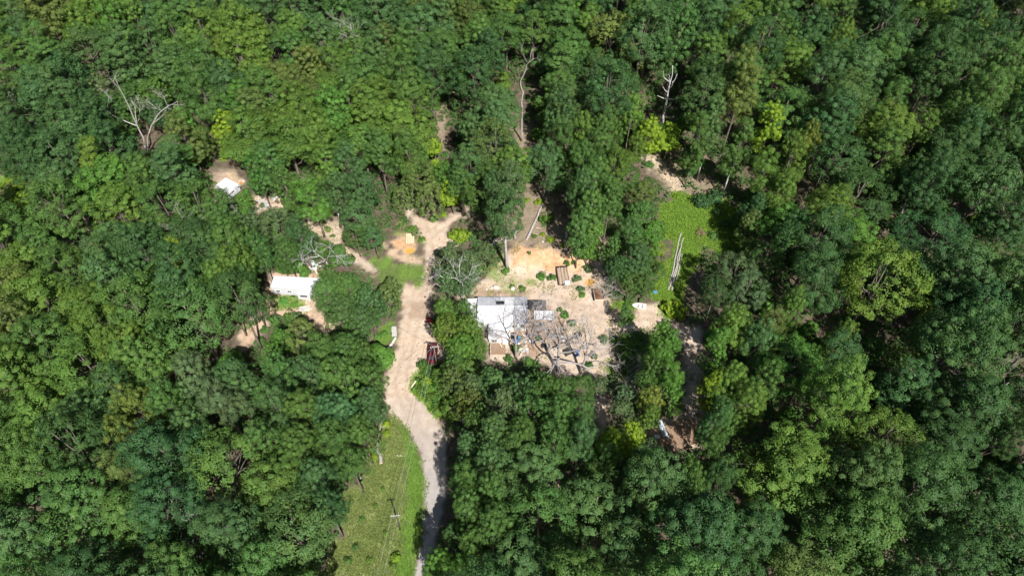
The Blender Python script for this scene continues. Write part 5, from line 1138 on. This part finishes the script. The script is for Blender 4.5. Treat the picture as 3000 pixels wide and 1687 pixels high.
# ------------------------------------------------------------------ vehicles and machines
def loft(mb, secs):
    n = len(secs[0]); V = [p for s_ in secs for p in s_]; Fs = []
    for i in range(len(secs) - 1):
        for k in range(n):
            Fs.append((i * n + k, i * n + (k + 1) % n, (i + 1) * n + (k + 1) % n, (i + 1) * n + k))
    Fs += [tuple(range(n - 1, -1, -1)), tuple(range((len(secs) - 1) * n, len(secs) * n))]
    return mb.add(V, Fs)
def car(px, py, heading, label):
    B = G(px, py); t = thing('car', label, 'car', B, heading)
    paint = surf('maroon_paint', (.085, .008, .014), .22, var=.12, scale=1.5, dirt=(.24, .12, .10), dirt_amt=.35, bump=.02, spec=.6)
    W = .90
    # stations along y (front +): y, half width, sill z, belt z, top z
    st = [(-2.45, .70, .45, .78, .86), (-2.3, .84, .30, .86, .98), (-1.6, W, .24, .92, 1.04), (-.6, W + .01, .22, .92, 1.0), (.4, W + .01, .22, .92, 1.0), (1.0, W, .24, .90, 1.02), (1.7, W - .02, .26, .84, .98), (2.2, .84, .32, .76, .88), (2.42, .66, .44, .66, .74)]
    secs = []
    for y, w, zs, zb, ztop in st:
        secs.append([(-w * .93, y, zs), (w * .93, y, zs), (w, y, (zs + zb) / 2), (w * .98, y, zb), (w * .80, y, ztop - .03), (w * .35, y, ztop), (-w * .35, y, ztop), (-w * .80, y, ztop - .03), (-w * .98, y, zb), (-w, y, (zs + zb) / 2)])
    body = loft(MB(), secs).build('body', paint, t, smooth=True)
    # roof and pillars
    top = [(-1.35, .60, 1.02), (-1.05, .66, 1.38), (-.3, .69, 1.46), (.25, .67, 1.44), (.95, .60, 1.02)]
    cab = [[(-w, y, .96), (w, y, .96), (w, y, z - .05), (w * .8, y, z), (-w * .8, y, z), (-w, y, z - .05)] for y, w, z in top]
    loft(MB(), cab).build('roof', paint, t, smooth=True)
    def quad(pts, nm, mat, par=t):
        c = sum((Vector(p) for p in pts), Vector()) / 4; q = [Vector(p) for p in pts]; n = (q[1] - q[0]).cross(q[2] - q[0]).normalized() * .012
        MB().add([p + n for p in q] + [p - n for p in q], [(0, 1, 2, 3), (7, 6, 5, 4), (0, 4, 5, 1), (1, 5, 6, 2), (2, 6, 7, 3), (3, 7, 4, 0)]).build(nm, mat, par)
    quad([(-.60, .98, 1.05), (.60, .98, 1.05), (.56, .31, 1.45), (-.56, .31, 1.45)], 'windshield', M_GLASS)
    quad([(.58, -1.38, 1.07), (-.58, -1.38, 1.07), (-.55, -1.08, 1.40), (.55, -1.08, 1.40)], 'rear_window', M_GLASS)
    for s in (-1, 1):
        quad([(s * .70, -.2, 1.06), (s * .70, .62, 1.06), (s * .71, .30, 1.38), (s * .72, -.2, 1.40)], 'side_window', M_GLASS); quad([(s * .70, -1.1, 1.06), (s * .70, -.28, 1.06), (s * .72, -.28, 1.40), (s * .70, -.95, 1.36)], 'side_window', M_GLASS)
        MB().box((s * .98, .72, 1.05), (.16, .10, .12), bev=.03).build('mirror', paint, t)
        MB().box((s * .58, 2.30, .68), (.34, .12, .14), bev=.04).build('headlight', M_WHITEPL, t); MB().box((s * .58, -2.40, .76), (.34, .08, .15), bev=.03).build('taillight', M_RED, t)
        for y in (-1.5, 1.5):
            w = MB().lathe([(.18, -.1), (.31, -.11), (.33, -.06), (.33, .06), (.31, .11), (.18, .1)], (s * .80, y, .32), 18, 'X').build('wheel', M_RUBBER, t); MB().lathe([(.17, -.105), (.18, .105)], (s * .80, y, .32), 12, 'X').build('rim', M_GREYMETAL, w)
    MB().box((0, 2.38, .46), (1.45, .14, .18), bev=.05).build('bumper', M_DARK, t); MB().box((0, -2.42, .5), (1.45, .12, .18), bev=.05).build('bumper', M_DARK, t)
    return t
car(1268, 1042, .06, 'dark red car parked under the utility pole beside the driveway')

def mower(px, py, heading, label, s=1.0):
    B = G(px, py); t = thing('lawn_mower', label, 'mower', B, heading); t.scale = (s, s, s)
    MB().box((0, .55, .55), (.55, .75, .38), bev=.10).build('hood', M_RED, t); MB().box((0, 0, .28), (1.0, 1.5, .14), bev=.05).build('deck', M_RED, t)
    MB().box((0, -.35, .62), (.45, .42, .12), bev=.05).build('seat', M_RUBBER, t); MB().box((0, -.56, .82), (.45, .08, .36), bev=.03).build('backrest', M_RUBBER, t)
    MB().lathe([(.15, 0), (.18, .02), (.15, .04)], (0, .12, .9), 12).build('steering_wheel', M_RUBBER, t); MB().tube([(0, .18, .6), (0, .12, .9)], .025, 6).build('steering_column', M_DARK, t)
    for sx in (-1, 1):
        for y, r in ((-.42, .27), (.68, .19)): MB().lathe([(.08, -.1), (r * .95, -.1), (r, 0), (r * .95, .1), (.08, .1)], (sx * .46, y, r), 14, 'X').build('wheel', M_RUBBER, t)
mower(1263, 940, 1.4, 'red riding mower half under the tree by the driveway', .95)
mower(1291, 1074, -.5, 'small red mower parked behind the dark red car', .75)

def lumber_trailer():
    a, b = G(1654, 839), G(1646, 786); d = (b - a)[:2]; Ln = float(np.linalg.norm(d)); ang = math.atan2(d[1], d[0]) - math.pi / 2; c = (a + b) / 2
    t = thing('flat_trailer', 'flatbed trailer covered with long rough brown boards', 'trailer', (c[0], c[1], float(zt(c[0], c[1]))), ang)
    rg = np.random.default_rng(8)
    MB().box((0, 0, .5), (2.1, Ln, .12)).build('bed_frame', M_DARK, t)
    for i in range(10): MB().box((-1.0 + .21 * i, rg.normal(0, .06), .62 + rg.uniform(0, .09)), (.19, Ln - rg.uniform(0, .5), .07), rz=rg.normal(0, .012)).build('plank', [M_BROWN, M_BOARD, M_BOARD][i % 3], t)
    MB().box((0, Ln / 2 + .05, .72), (2.2, .08, .5)).build('head_board', M_DARK, t); MB().box((-1.12, 0, .62), (.07, Ln, .28)).build('side_rail', M_DARK, t)
    for s in (-1, 1): MB().lathe([(.15, -.1), (.31, -.1), (.33, 0), (.31, .1), (.15, .1)], (s * 1.0, -.3, .33), 14, 'X').build('wheel', M_RUBBER, t)
    MB().tube([(-.4, -Ln / 2, .5), (0, -Ln / 2 - .9, .45), (.4, -Ln / 2, .5)], .05, 6).build('hitch', M_DARK, t)
    p = G(1662, 829, .85); s_ = thing('plastic_cover', 'white square cover lying on the board-covered trailer', 'cover', (p[0], p[1], c[2] + .79), ang)
    MB().box((0, 0, 0), (1.0, 1.0, .06), bev=.02).build('lid_panel', M_WHITEPL, s_); MB().box((0, 0, -.05), (.9, .9, .05)).build('lid_rim', M_WHITE2, s_)
lumber_trailer()
def rusty_trailer():
    a, b = G(1756, 880, .5), G(1751, 850, .5); d = (b - a)[:2]; Ln = float(np.linalg.norm(d)); ang = math.atan2(d[1], d[0]) - math.pi / 2; c = (a + b) / 2
    t = thing('box_trailer', 'rusty brown open box trailer with a pale tailgate', 'trailer', (c[0], c[1], float(zt(c[0], c[1]))), ang)
    MB().box((0, 0, .52), (1.7, Ln, .08)).build('bed', M_RUST, t)
    for s in (-1, 1):
        MB().box((s * .88, 0, .72), (.06, Ln, .45)).build('side_panel', M_PALEBOARD if s < 0 else M_DARK, t)
        MB().lathe([(.15, -.1), (.3, -.1), (.32, 0), (.3, .1), (.15, .1)], (s * 1.02, 0, .32), 14, 'X').build('wheel', M_RUBBER, t)
    MB().box((0, -Ln / 2 - .04, .66), (1.8, .08, .35)).build('tailgate', M_PALEBOARD, t); MB().box((0, Ln / 2 + .04, .7), (1.8, .06, .42)).build('head_panel', M_RUST, t)
    MB().tube([(-.4, Ln / 2, .5), (0, Ln / 2 + .9, .42), (.4, Ln / 2, .5)], .045, 6).build('hitch', M_DARK, t)
rusty_trailer()
def platform(px, py, w, l, n, ang, label, mat, name='wood_platform', h=.35):
    B = G(px, py); t = thing(name, label, 'platform', B, ang); rg = np.random.default_rng(int(px))
    for i in range(n): MB().box((-w / 2 + (i + .5) * w / n, rg.normal(0, .02), h), (w / n - .025, l, .05), rz=rg.normal(0, .004)).build('plank', mat, t)
    for y in (-l * .42, 0, l * .42): MB().box((0, y, h - .09), (w - .1, .1, .12)).build('joist', M_BOARD, t)
    for sx in (-1, 1):
        for sy in (-1, 1): MB().box((sx * (w / 2 - .1), sy * l * .42, (h - .15) / 2 - .05), (.12, .12, h - .05)).build('leg', M_BOARD, t)
    return t
platform(1202, 702, 1.75, 2.8, 5, .06, 'tan plywood platform beside the orange puddle', surf('plywood', (.66, .54, .36), .85, var=.1, scale=2, dirt=(.5, .38, .25)))
platform(1980, 1280, 8.0, 4.6, 14, .35, 'dark brown wooden deck lying in deep tree shade', M_BROWN, 'wood_deck', .5)

# ------------------------------------------------------------------ utility poles and wires
def utility_pole(foot, H, label, arm_ang):
    B = G(*foot); t = thing('utility_pole', label, 'utility pole', B, 0.0, 'utility poles along the lane')
    MB().tube([(0, 0, -.2), (.02, 0, H * .5), (0, 0, H)], [.12, .10, .08], 10).build('pole', M_BARK, t, smooth=True)
    MB().box((0, 0, H - .35), (1.3, .08, .10), rz=arm_ang).build('crossarm', M_DEAD, t)
    for s in (-.58, -.2, .2, .58): MB().lathe([(.03, 0), (.06, .04), (.045, .1), (.06, .14), (.02, .2)], (s * math.cos(arm_ang), s * math.sin(arm_ang), H - .29), 8).build('insulator', M_WHITEPL, t)
    return t, Vector(B) + Vector((0, 0, H - .1))
pole_a, top_a = utility_pole((1281, 1078), 7.2, 'wooden utility pole standing behind the dark red car', .2)
pole_b, top_b = utility_pole((1172, 1550), 6.2, 'wooden utility pole in the roadside meadow', .12)
M_WIRE = surf('wire', (.34, .36, .34), .5, var=.05)
def wire(p, q, sag, label, r=.018):
    p, q = Vector(p), Vector(q); pts = []
    for i in range(15):
        f = i / 14; pts.append(p.lerp(q, f) - Vector((0, 0, sag * 4 * f * (1 - f))))
    o = MB().tube(pts, r, 5).build('power_line', M_WIRE); tag(o, label, 'power line', 'overhead wires')
end_c = Vector(G(1085, 1790, 7.4))
for k, nm in ((-.45, 'outer'), (.45, 'inner')):
    off = Vector((k, .08, 0))
    wire(top_a + off * .6, top_b + off, .5, f'{nm} overhead wire from the car pole to the meadow pole'); wire(top_b + off, end_c + off, .4, f'{nm} overhead wire leaving the meadow pole downhill')
wire(top_a, Vector(G(925, 830, 2.9)), .5, 'service wire from the car pole to the slide-out trailer'); wire(top_a, Vector(G(1060, 1190, 8)), .3, 'guy wire crossing the driveway into the oaks')

# ------------------------------------------------------------------ small things lying about
def barrel(px, py, mat, label, h=.9, r=.29, lying=None, name='barrel', up=0.0):
    B = G(px, py); t = thing(name, label, 'barrel', B + np.array([0, 0, up]), 0.0)
    if lying is not None: t.rotation_euler = (math.pi / 2, 0, lying); t.location.z += r
    MB().lathe([(r * .93, 0), (r, .03), (r, h * .32), (r * 1.04, h * .34), (r, h * .37), (r, h * .64), (r * 1.04, h * .66), (r, h * .69), (r, h - .03), (r * .95, h)], n=16).build('shell', mat, t, smooth=True)
    MB().lathe([(r * .94, h - .01), (r * .88, h + .012), (r * .2, h + .012)], n=16).build('lid', mat, t)
def bucket(px, py, mat, label, r=.2, h=.38):
    B = G(px, py); t = thing('bucket', label, 'bucket', B, 0.0)
    MB().lathe([(r * .8, 0), (r, h), (r * 1.06, h), (r * 1.06, h - .03), (r * .97, h - .03), (r * .78, .03)], n=14).build('shell', mat, t, smooth=True)
    MB().tube([(-r, 0, h - .03), (-r * .6, 0, h + r * .6), (0, 0, h + r * .85), (r * .6, 0, h + r * .6), (r, 0, h - .03)], .012, 4).build('handle', M_GREYMETAL, t)
def crate(px, py, d, mat, label, ang=0.0, lidmat=None, name='box', cat='box'):
    B = G(px, py); t = thing(name, label, cat, B, ang)
    MB().box((0, 0, d[2] / 2), d, bev=.03).build('shell', mat, t); MB().box((0, 0, d[2] + .02), (d[0] + .05, d[1] + .05, .05), bev=.015).build('lid', lidmat or mat, t)
def tire(px, py, label, r=.33):
    B = G(px, py); t = thing('tire', label, 'tire', B); MB().lathe([(r * .6, .02), (r * .95, 0), (r, .1), (r * .95, .2), (r * .6, .18), (r * .55, .1)], n=18).build('tread', M_RUBBER, t, smooth=True); MB().lathe([(r * .55, .05), (r * .55, .13), (r * .1, .1)], n=12).build('rim', M_GREYMETAL, t)
def board(px, py, w, l, ang, mat, label, z=.03, name='board', cat='board'):
    B = G(px, py); o = MB().box((0, 0, z), (w, l, .04), bev=.008).build(name, mat, None, B, ang); tag(o, label, cat)
def tarp(px, py, w, l, ang, mat, label, h=.25, seed=1, name='tarp'):
    rg = np.random.default_rng(seed); n = 12; B = G(px, py); V = []; Q = []
    H_ = rg.uniform(0, h, (n + 1, n + 1)); H_[1:-1, 1:-1] = (H_[1:-1, 1:-1] + H_[:-2, 1:-1] + H_[2:, 1:-1] + H_[1:-1, :-2] + H_[1:-1, 2:]) / 3.2; H_[0] = H_[-1] = .03; H_[:, 0] = H_[:, -1] = .03
    for j in range(n + 1):
        for i in range(n + 1): V.append((w * (i / n - .5) + rg.normal(0, .03), l * (j / n - .5) + rg.normal(0, .03), H_[j, i]))
    for j in range(n):
        for i in range(n): Q.append((j * (n + 1) + i, j * (n + 1) + i + 1, (j + 1) * (n + 1) + i + 1, (j + 1) * (n + 1) + i))
    m = MB().add(V, Q).mesh(name, mat, True); o = link(name, m, None, B, ang); md = o.modifiers.new('thickness', 'SOLIDIFY'); md.thickness = .015; tag(o, label, 'tarp')
def chair(px, py, ang, mat, label):
    B = G(px, py); t = thing('garden_chair', label, 'chair', B, ang)
    MB().box((0, 0, .42), (.5, .48, .05), bev=.02).build('seat', mat, t); MB().box((0, -.25, .72), (.5, .05, .55), bev=.02).build('backrest', mat, t)
    for sx in (-1, 1):
        for sy in (-1, 1): MB().tube([(sx * .22, sy * .2, .42), (sx * .25, sy * .24, 0)], .022, 5).build('leg', mat, t)
        MB().box((sx * .27, 0, .62), (.06, .45, .04)).build('armrest', mat, t)
def table(px, py, ang, mat, label, w=1.5, l=.8):
    B = G(px, py); t = thing('folding_table', label, 'table', B, ang); MB().box((0, 0, .72), (w, l, .05), bev=.015).build('tabletop', mat, t)
    for sx in (-1, 1):
        for sy in (-1, 1): MB().tube([(sx * (w / 2 - .12), sy * (l / 2 - .1), .7), (sx * (w / 2 - .1), sy * (l / 2 - .08), 0)], .025, 5).build('leg', M_GREYMETAL, t)
barrel(1548, 986, M_BLUE, 'blue barrel at the corner of the white house'); barrel(1404, 1134, M_CYAN, 'bright blue barrel under the thin trees below the house'); barrel(1392, 1118, M_BLUE, 'dark blue tub beside the bright blue barrel', .5, .3)
barrel(1521, 994, M_CYAN, 'light blue drum beside the porch corner', .8, .28); barrel(1683, 1028, M_BLUE, 'blue barrel at the foot of the bare trees', .9, .3, 1.0); barrel(1561, 1004, M_BLUE, 'blue tub beside the white cooler', .5, .3)
bucket(1521, 1010, M_WHITEPL, 'white bucket below the light blue drum', .28, .45); bucket(1613, 1021, M_WHITEPL, 'white bucket beside the black folding table', .24, .4); bucket(2072, 592, M_WHITEPL, 'white bucket alone at the glade edge', .2, .36); bucket(1575, 968, M_WHITEPL, 'white pail on the dark soil behind the blue barrel', .2, .36)
crate(1556, 1002, (.75, .45, .42), M_WHITEPL, 'white cooler among the junk by the house', .3, name='cooler', cat='cooler'); crate(1504, 988, (.9, .7, .9), M_DARK, 'black storage bin beside the porch wing', .1); crate(1694, 985, (1.0, .8, .7), M_DARK, 'black box under the bare trees', .4)
crate(1630, 1021, (1.0, .5, .35), M_PALEBOARD, 'pale wooden crate in the junk yard', -.1, name='wood_crate', cat='crate'); crate(1924, 1282, (.9, .6, .5), M_WHITEPL, 'white chest on the edge of the shaded deck', -.15); crate(1955, 1284, (.6, .6, .5), surf('grey_plastic', (.3, .31, .32), .6), 'grey box on the shaded deck', .4)
table(1600, 1019, .05, M_DARK, 'black folding table in the junk yard'); chair(1538, 1003, 2.2, M_WHITEPL, 'white plastic chair by the house corner'); chair(1648, 1000, .6, M_WHITEPL, 'white plastic chair beyond the white panels'); chair(1590, 955, -.6, M_CYAN, 'light blue plastic chair behind the small shed')
for i, (a, b, w_) in enumerate([(1612, 984, .8), (1628, 986, .9), (1645, 989, .8)]): board(a, b, w_, .55, .06 * (i - 1), M_WHITE, ['first white sheet on the ground nearest the house', 'middle white sheet on the junk yard ground', 'last white sheet under the bare trees'][i].replace(' nearest', ' towards'), .12 + .02 * i, 'white_sheet', 'sheet')
tarp(1512, 1000, 1.3, .9, .3, M_BLUE, 'crumpled dark blue tarp beside the porch', .4, 2); tarp(1665, 1030, 2.0, 1.4, .5, M_BLACKTARP, 'crumpled black tarp at the foot of the bare trees', .5, 3); tarp(1920, 857, .9, .7, .4, M_CYAN, 'light blue scrap of tarp at the foot of the logs', .3, 4); tarp(1690, 1040, .9, .6, .2, M_BLUE, 'blue tarp scrap beside the crumpled black tarp', .3, 9)
tire(1585, 950, 'old tire lying on dark soil by the small shed'); tire(1642, 965, 'old tire by the curved weed strip'); tire(1303, 1085, 'old tire beside the small red mower'); tire(1660, 1008, 'old tire under the big bare tree')
board(1538, 985, .25, 1.6, .9, M_PALEBOARD, 'pale board leaning by the blue barrel', .1); board(1532, 996, .2, 1.4, -.4, M_PALEBOARD, 'short pale board in the porch junk', .1); board(1466, 1012, .15, 1.4, .5, M_PALEBOARD, 'pale stick on the porch deck', .43); board(1570, 1030, .22, 2.0, 1.2, M_BOARD, 'long brown board below the black table', .06); board(1595, 940, .5, 1.6, .3, M_BOARD, 'brown board in front of the small shed', .06); board(1640, 1040, .3, 2.2, .8, M_BOARD, 'brown board at the foot of the big bare tree', .06)
board(706, 537, .5, .9, .9, M_ORANGE, 'orange board beside the small white camper', .05); board(714, 531, .35, .6, .4, M_WHITE, 'white scrap board beyond the small white camper', .08); board(1845, 1107, .4, 2.2, 1.4, M_WHITE2, 'long pale sheet below the grass patch', .06, 'sheet', 'sheet'); board(1862, 1103, .3, .9, 1.3, M_CYAN, 'pale blue strip beside the long pale sheet', .08)
def boat(px, py, ang, label):
    t = thing('boat', label, 'boat', G(px, py), ang); n = 9; secs = []
    for i in range(n):
        f = i / (n - 1); y = -1.3 + 2.6 * f; w = .62 * math.sqrt(max(0.02, 1 - max(0, (f - .35) / .65) ** 2.2)); secs.append([(-w, y, .5 + .12 * f), (-w * .8, y, .12), (0, y, .03 + .2 * max(0, f - .7)), (w * .8, y, .12), (w, y, .5 + .12 * f), (w * .88, y, .5 + .12 * f), (w * .7, y, .2), (0, y, .13 + .2 * max(0, f - .7)), (-w * .7, y, .2), (-w * .88, y, .5 + .12 * f)])
    loft(MB(), secs).build('hull', M_WHITEPL, t, smooth=True)
    for y in (-.7, .1): MB().box((0, y, .42), (.95, .25, .04)).build('thwart', M_BOARD, t)
boat(1872, 900, 1.45, 'small white rowing boat at the end of the sandy spur')
def tank(px, py, ang, label):
    t = thing('tank', label, 'tank', G(px, py), ang); MB().lathe([(.1, -1.5), (.42, -1.4), (.5, -1.2), (.5, 1.2), (.42, 1.4), (.1, 1.5)], (0, 0, .65), 16, 'Y').build('shell', surf('pale_tank', (.62, .70, .75), .5, var=.08), t, smooth=True)
    for y in (-.8, .8): MB().box((0, y, .12), (.7, .2, .3)).build('foot', M_CONC, t)
tank(1938, 1258, .25, 'pale blue-white tank beside the shaded deck')
barrel(1932, 1200, M_GREYMETAL, 'grey drum below the yellowing tree', .8, .3)
# rocks
def rock(px, py, d, label, seed, mat=None):
    rg = np.random.default_rng(seed); V = []; n = 10; m = MB()
    prof = []
    for j in range(5):
        f = j / 4; z = math.sin(f * 1.57) * d[2]; rr = math.cos(f * 1.45)
        prof.append([(d[0] / 2 * rr * math.cos(6.283 * k / n) * rg.uniform(.82, 1.12), d[1] / 2 * rr * math.sin(6.283 * k / n) * rg.uniform(.82, 1.12), z + rg.normal(0, .03) - .05) for k in range(n)])
    loft(m, prof); o = m.build('rock', mat or surf('pale_stone', (.62, .58, .52), .9, var=.15, scale=3, dirt=(.45, .38, .3), bump=.5), None, G(px, py), rg.uniform(0, 3)); tag(o, label, 'rock', 'pale rocks')
for i, (px, py, d, lab) in enumerate([(1453, 842, (1.5, 1.0, .5), 'large pale flat rock behind the white house'), (1440, 844, (.7, .6, .35), 'small pale rock next to the large flat one'), (1502, 845, (1.0, 1.1, .55), 'pale boulder behind the house near the roof vents'), (1425, 848, (.5, .4, .3), 'small stone above the house roof corner'), (1590, 708, (.7, .4, .25), 'white stone on the weedy slope above the bank'), (1516, 838, (.45, .4, .3), 'little stone beside the pale boulder'),
        (1138, 862, (.7, .5, .3), 'pale stone under the cedar hedge'), (1130, 880, (.8, .5, .3), 'pale stone in the gap below the cedar hedge'), (2045, 960, (.4, .3, .2), 'small pale stone on the shaded track'), (2000, 1260, (.5, .4, .25), 'small stone by the shaded deck'), (1350, 704, (.5, .4, .25), 'small orange-brown stone on the sandy fork'), (1372, 1150, (.8, .6, .35), 'pale rock under the thin olive tree'), (1058, 1400, (.5, .5, .4), 'grey stone under the oaks at the meadow edge')]): rock(px, py, d, lab, 300 + i)
# edging of the driveway
def blocks():
    for i, (a, b, ang, d, lab) in enumerate([(1156, 966, .1, (.8, 1.1, .45), 'upper grey concrete block edging the driveway'), (1157, 980, .05, (.75, .9, .4), 'lower grey concrete block edging the driveway')]):
        t = thing('concrete_block', lab, 'block', G(a, b), ang); MB().box((0, 0, d[2] / 2), d, bev=.04).build('block_body', M_CONC, t); MB().box((-d[0] / 2 - .06, 0, d[2] / 2 - .03), (.12, d[1], d[2] - .1), bev=.02).build('white_edge', M_WHITE, t)
    for i, (p, q, lab) in enumerate([((1160, 990), (1150, 1006), 'upper white kerb beam of the driveway edge'), ((1149, 1008), (1138, 1020), 'middle white kerb beam of the driveway edge'), ((1137, 1021), (1124, 1031), 'lower white kerb beam by the oak crown')]):
        A_, B_ = G(*p), G(*q); d = (B_ - A_)[:2]; o = MB().box((0, 0, .15), (.32, float(np.linalg.norm(d)), .34), bev=.04).build('kerb_beam', surf('white_beam', (.74, .70, .64), .8, var=.1, dirt=(.5, .43, .35)), None, (A_ + B_) / 2, math.atan2(d[1], d[0]) - math.pi / 2); tag(o, lab, 'kerb beam')
blocks()
# rubbish heap and things behind the trailer
def heap(px, py, n, R, label, mats, seed, name='rubbish_heap'):
    rg = np.random.default_rng(seed); t = thing(name, label, 'rubbish heap', G(px, py))
    for i in range(n):
        c = rg.normal(0, R * .5, 2); MB().box((c[0], c[1], .12 + .35 * max(0, 1 - np.hypot(*c) / R) + rg.uniform(0, .12)), (rg.uniform(.12, .5), rg.uniform(.5, 1.9), rg.uniform(.03, .12)), rz=rg.uniform(0, 3.1), rx=rg.normal(0, .15)).build('plank', mats[int(rg.integers(len(mats)))], t)
heap(790, 597, 26, 2.6, 'heap of pale boards and rubbish in the forest opening', [M_PALEBOARD, M_BOARD, M_WHITE2, M_PALEBOARD], 401); heap(925, 786, 14, 1.3, 'white and brown junk heap behind the slide-out trailer', [M_WHITE, M_BROWN, M_WHITE2, M_PALEBOARD], 402); heap(900, 893, 9, 1.2, 'small stack of pale boards in front of the slide-out trailer', [M_PALEBOARD, M_BOARD], 403, 'board_heap')
heap(1540, 1022, 16, 1.8, 'scattered scrap boards below the house corner', [M_BROWN, M_BOARD, M_PALEBOARD, M_WHITE2], 404, 'scrap_heap')
o = MB().box((0, 0, .03), (2.2, 1.3, .12), bev=.03).build('concrete_pad', M_CONC, None, G(893, 905), .1); tag(o, 'grey concrete pad in front of the slide-out trailer', 'pad')
bucket(873, 800, M_DARK, 'black bucket behind the slide-out trailer', .22, .4); tire(845, 800, 'old tire behind the slide-out trailer'); crate(917, 775, (.8, .7, .8), M_WHITEPL, 'white appliance box behind the slide-out trailer', .2)
st = thing('steps', 'wooden entry steps at the slide-out trailer', 'steps', G(912, 880), .1)
for i in range(3): MB().box((0, -.3 * i, .5 - .17 * i), (.9, .28, .05)).build('tread', M_BOARD, st)
for s in (-1, 1): MB().box((s * .42, -.3, .22), (.06, .95, .44)).build('side', M_BOARD, st)

# ------------------------------------------------------------------ labels that single out each tree
LAND = [(860, 840, 'the slide-out trailer'), (668, 530, 'the small white camper'), (1470, 910, 'the white house'), (1268, 1040, 'the dark red car'), (1975, 770, 'the bundle of logs'), (1960, 290, 'the white snag'), (1535, 300, 'the thin grey snag'), (385, 320, 'the forked dead tree'),
        (1640, 1000, 'the big bare tree'), (1265, 1400, 'the paved lane'), (1178, 1562, 'the meadow utility pole'), (1980, 1280, 'the shaded deck'), (1652, 812, 'the board-covered trailer'), (2112, 577, 'the leaning pale trunk'), (1202, 702, 'the plywood platform'), (790, 597, 'the rubbish heap'), (2640, 615, 'the white stub trunk'),
        (1945, 60, 'the bare top-edge tree'), (2870, 120, 'the pale bough tree'), (2915, 680, 'the grey leafless twigs'), (620, 1540, 'the white-limbed tree'), (2360, 1610, 'the bare bottom-edge branches'), (70, 430, 'the pale bare limb'), (1060, 200, 'the bare grey fork'), (2800, 1200, 'the lone bare twigs'), (90, 1130, 'the thin shaded twigs')]
ORD = 'first second third fourth fifth sixth seventh eighth ninth tenth eleventh twelfth thirteenth fourteenth fifteenth sixteenth seventeenth eighteenth nineteenth twentieth'.split()
HOUR = 'twelve one two three four five six seven eight nine ten eleven'.split()
buckets = {}
for t in TREES:
    root, px, py, rp, colour, kind = t
    k = min(range(len(LAND)), key=lambda i: math.hypot(px - LAND[i][0], py - LAND[i][1]))
    dx, dy = px - LAND[k][0], py - LAND[k][1]
    h = int(round(math.degrees(math.atan2(dx, -dy)) / 30.0)) % 12
    word = 'shrub' if kind == 'shrub' else 'sapling' if kind == 'sapling' else 'tree'
    buckets.setdefault((k, h, word), []).append((math.hypot(dx, dy), t))
for (k, h, word), v in buckets.items():
    v.sort(key=lambda q: q[0])
    for i, (_, t) in enumerate(v):
        noun = KIND[t[5]][1]
        if word == 'tree' and not noun.endswith('tree'): noun += ' tree'
        t[0]['label'] = f"{CWORD[t[4]]} {noun}, {ORD[min(i, 19)]} {word} from {LAND[k][2]} at {HOUR[h]} o'clock"
        t[0]['category'] = word
        t[0]['group'] = {'tree': 'live trees of the forest', 'sapling': 'young saplings in the gaps', 'shrub': 'leafy shrubs of the clearing'}[word]
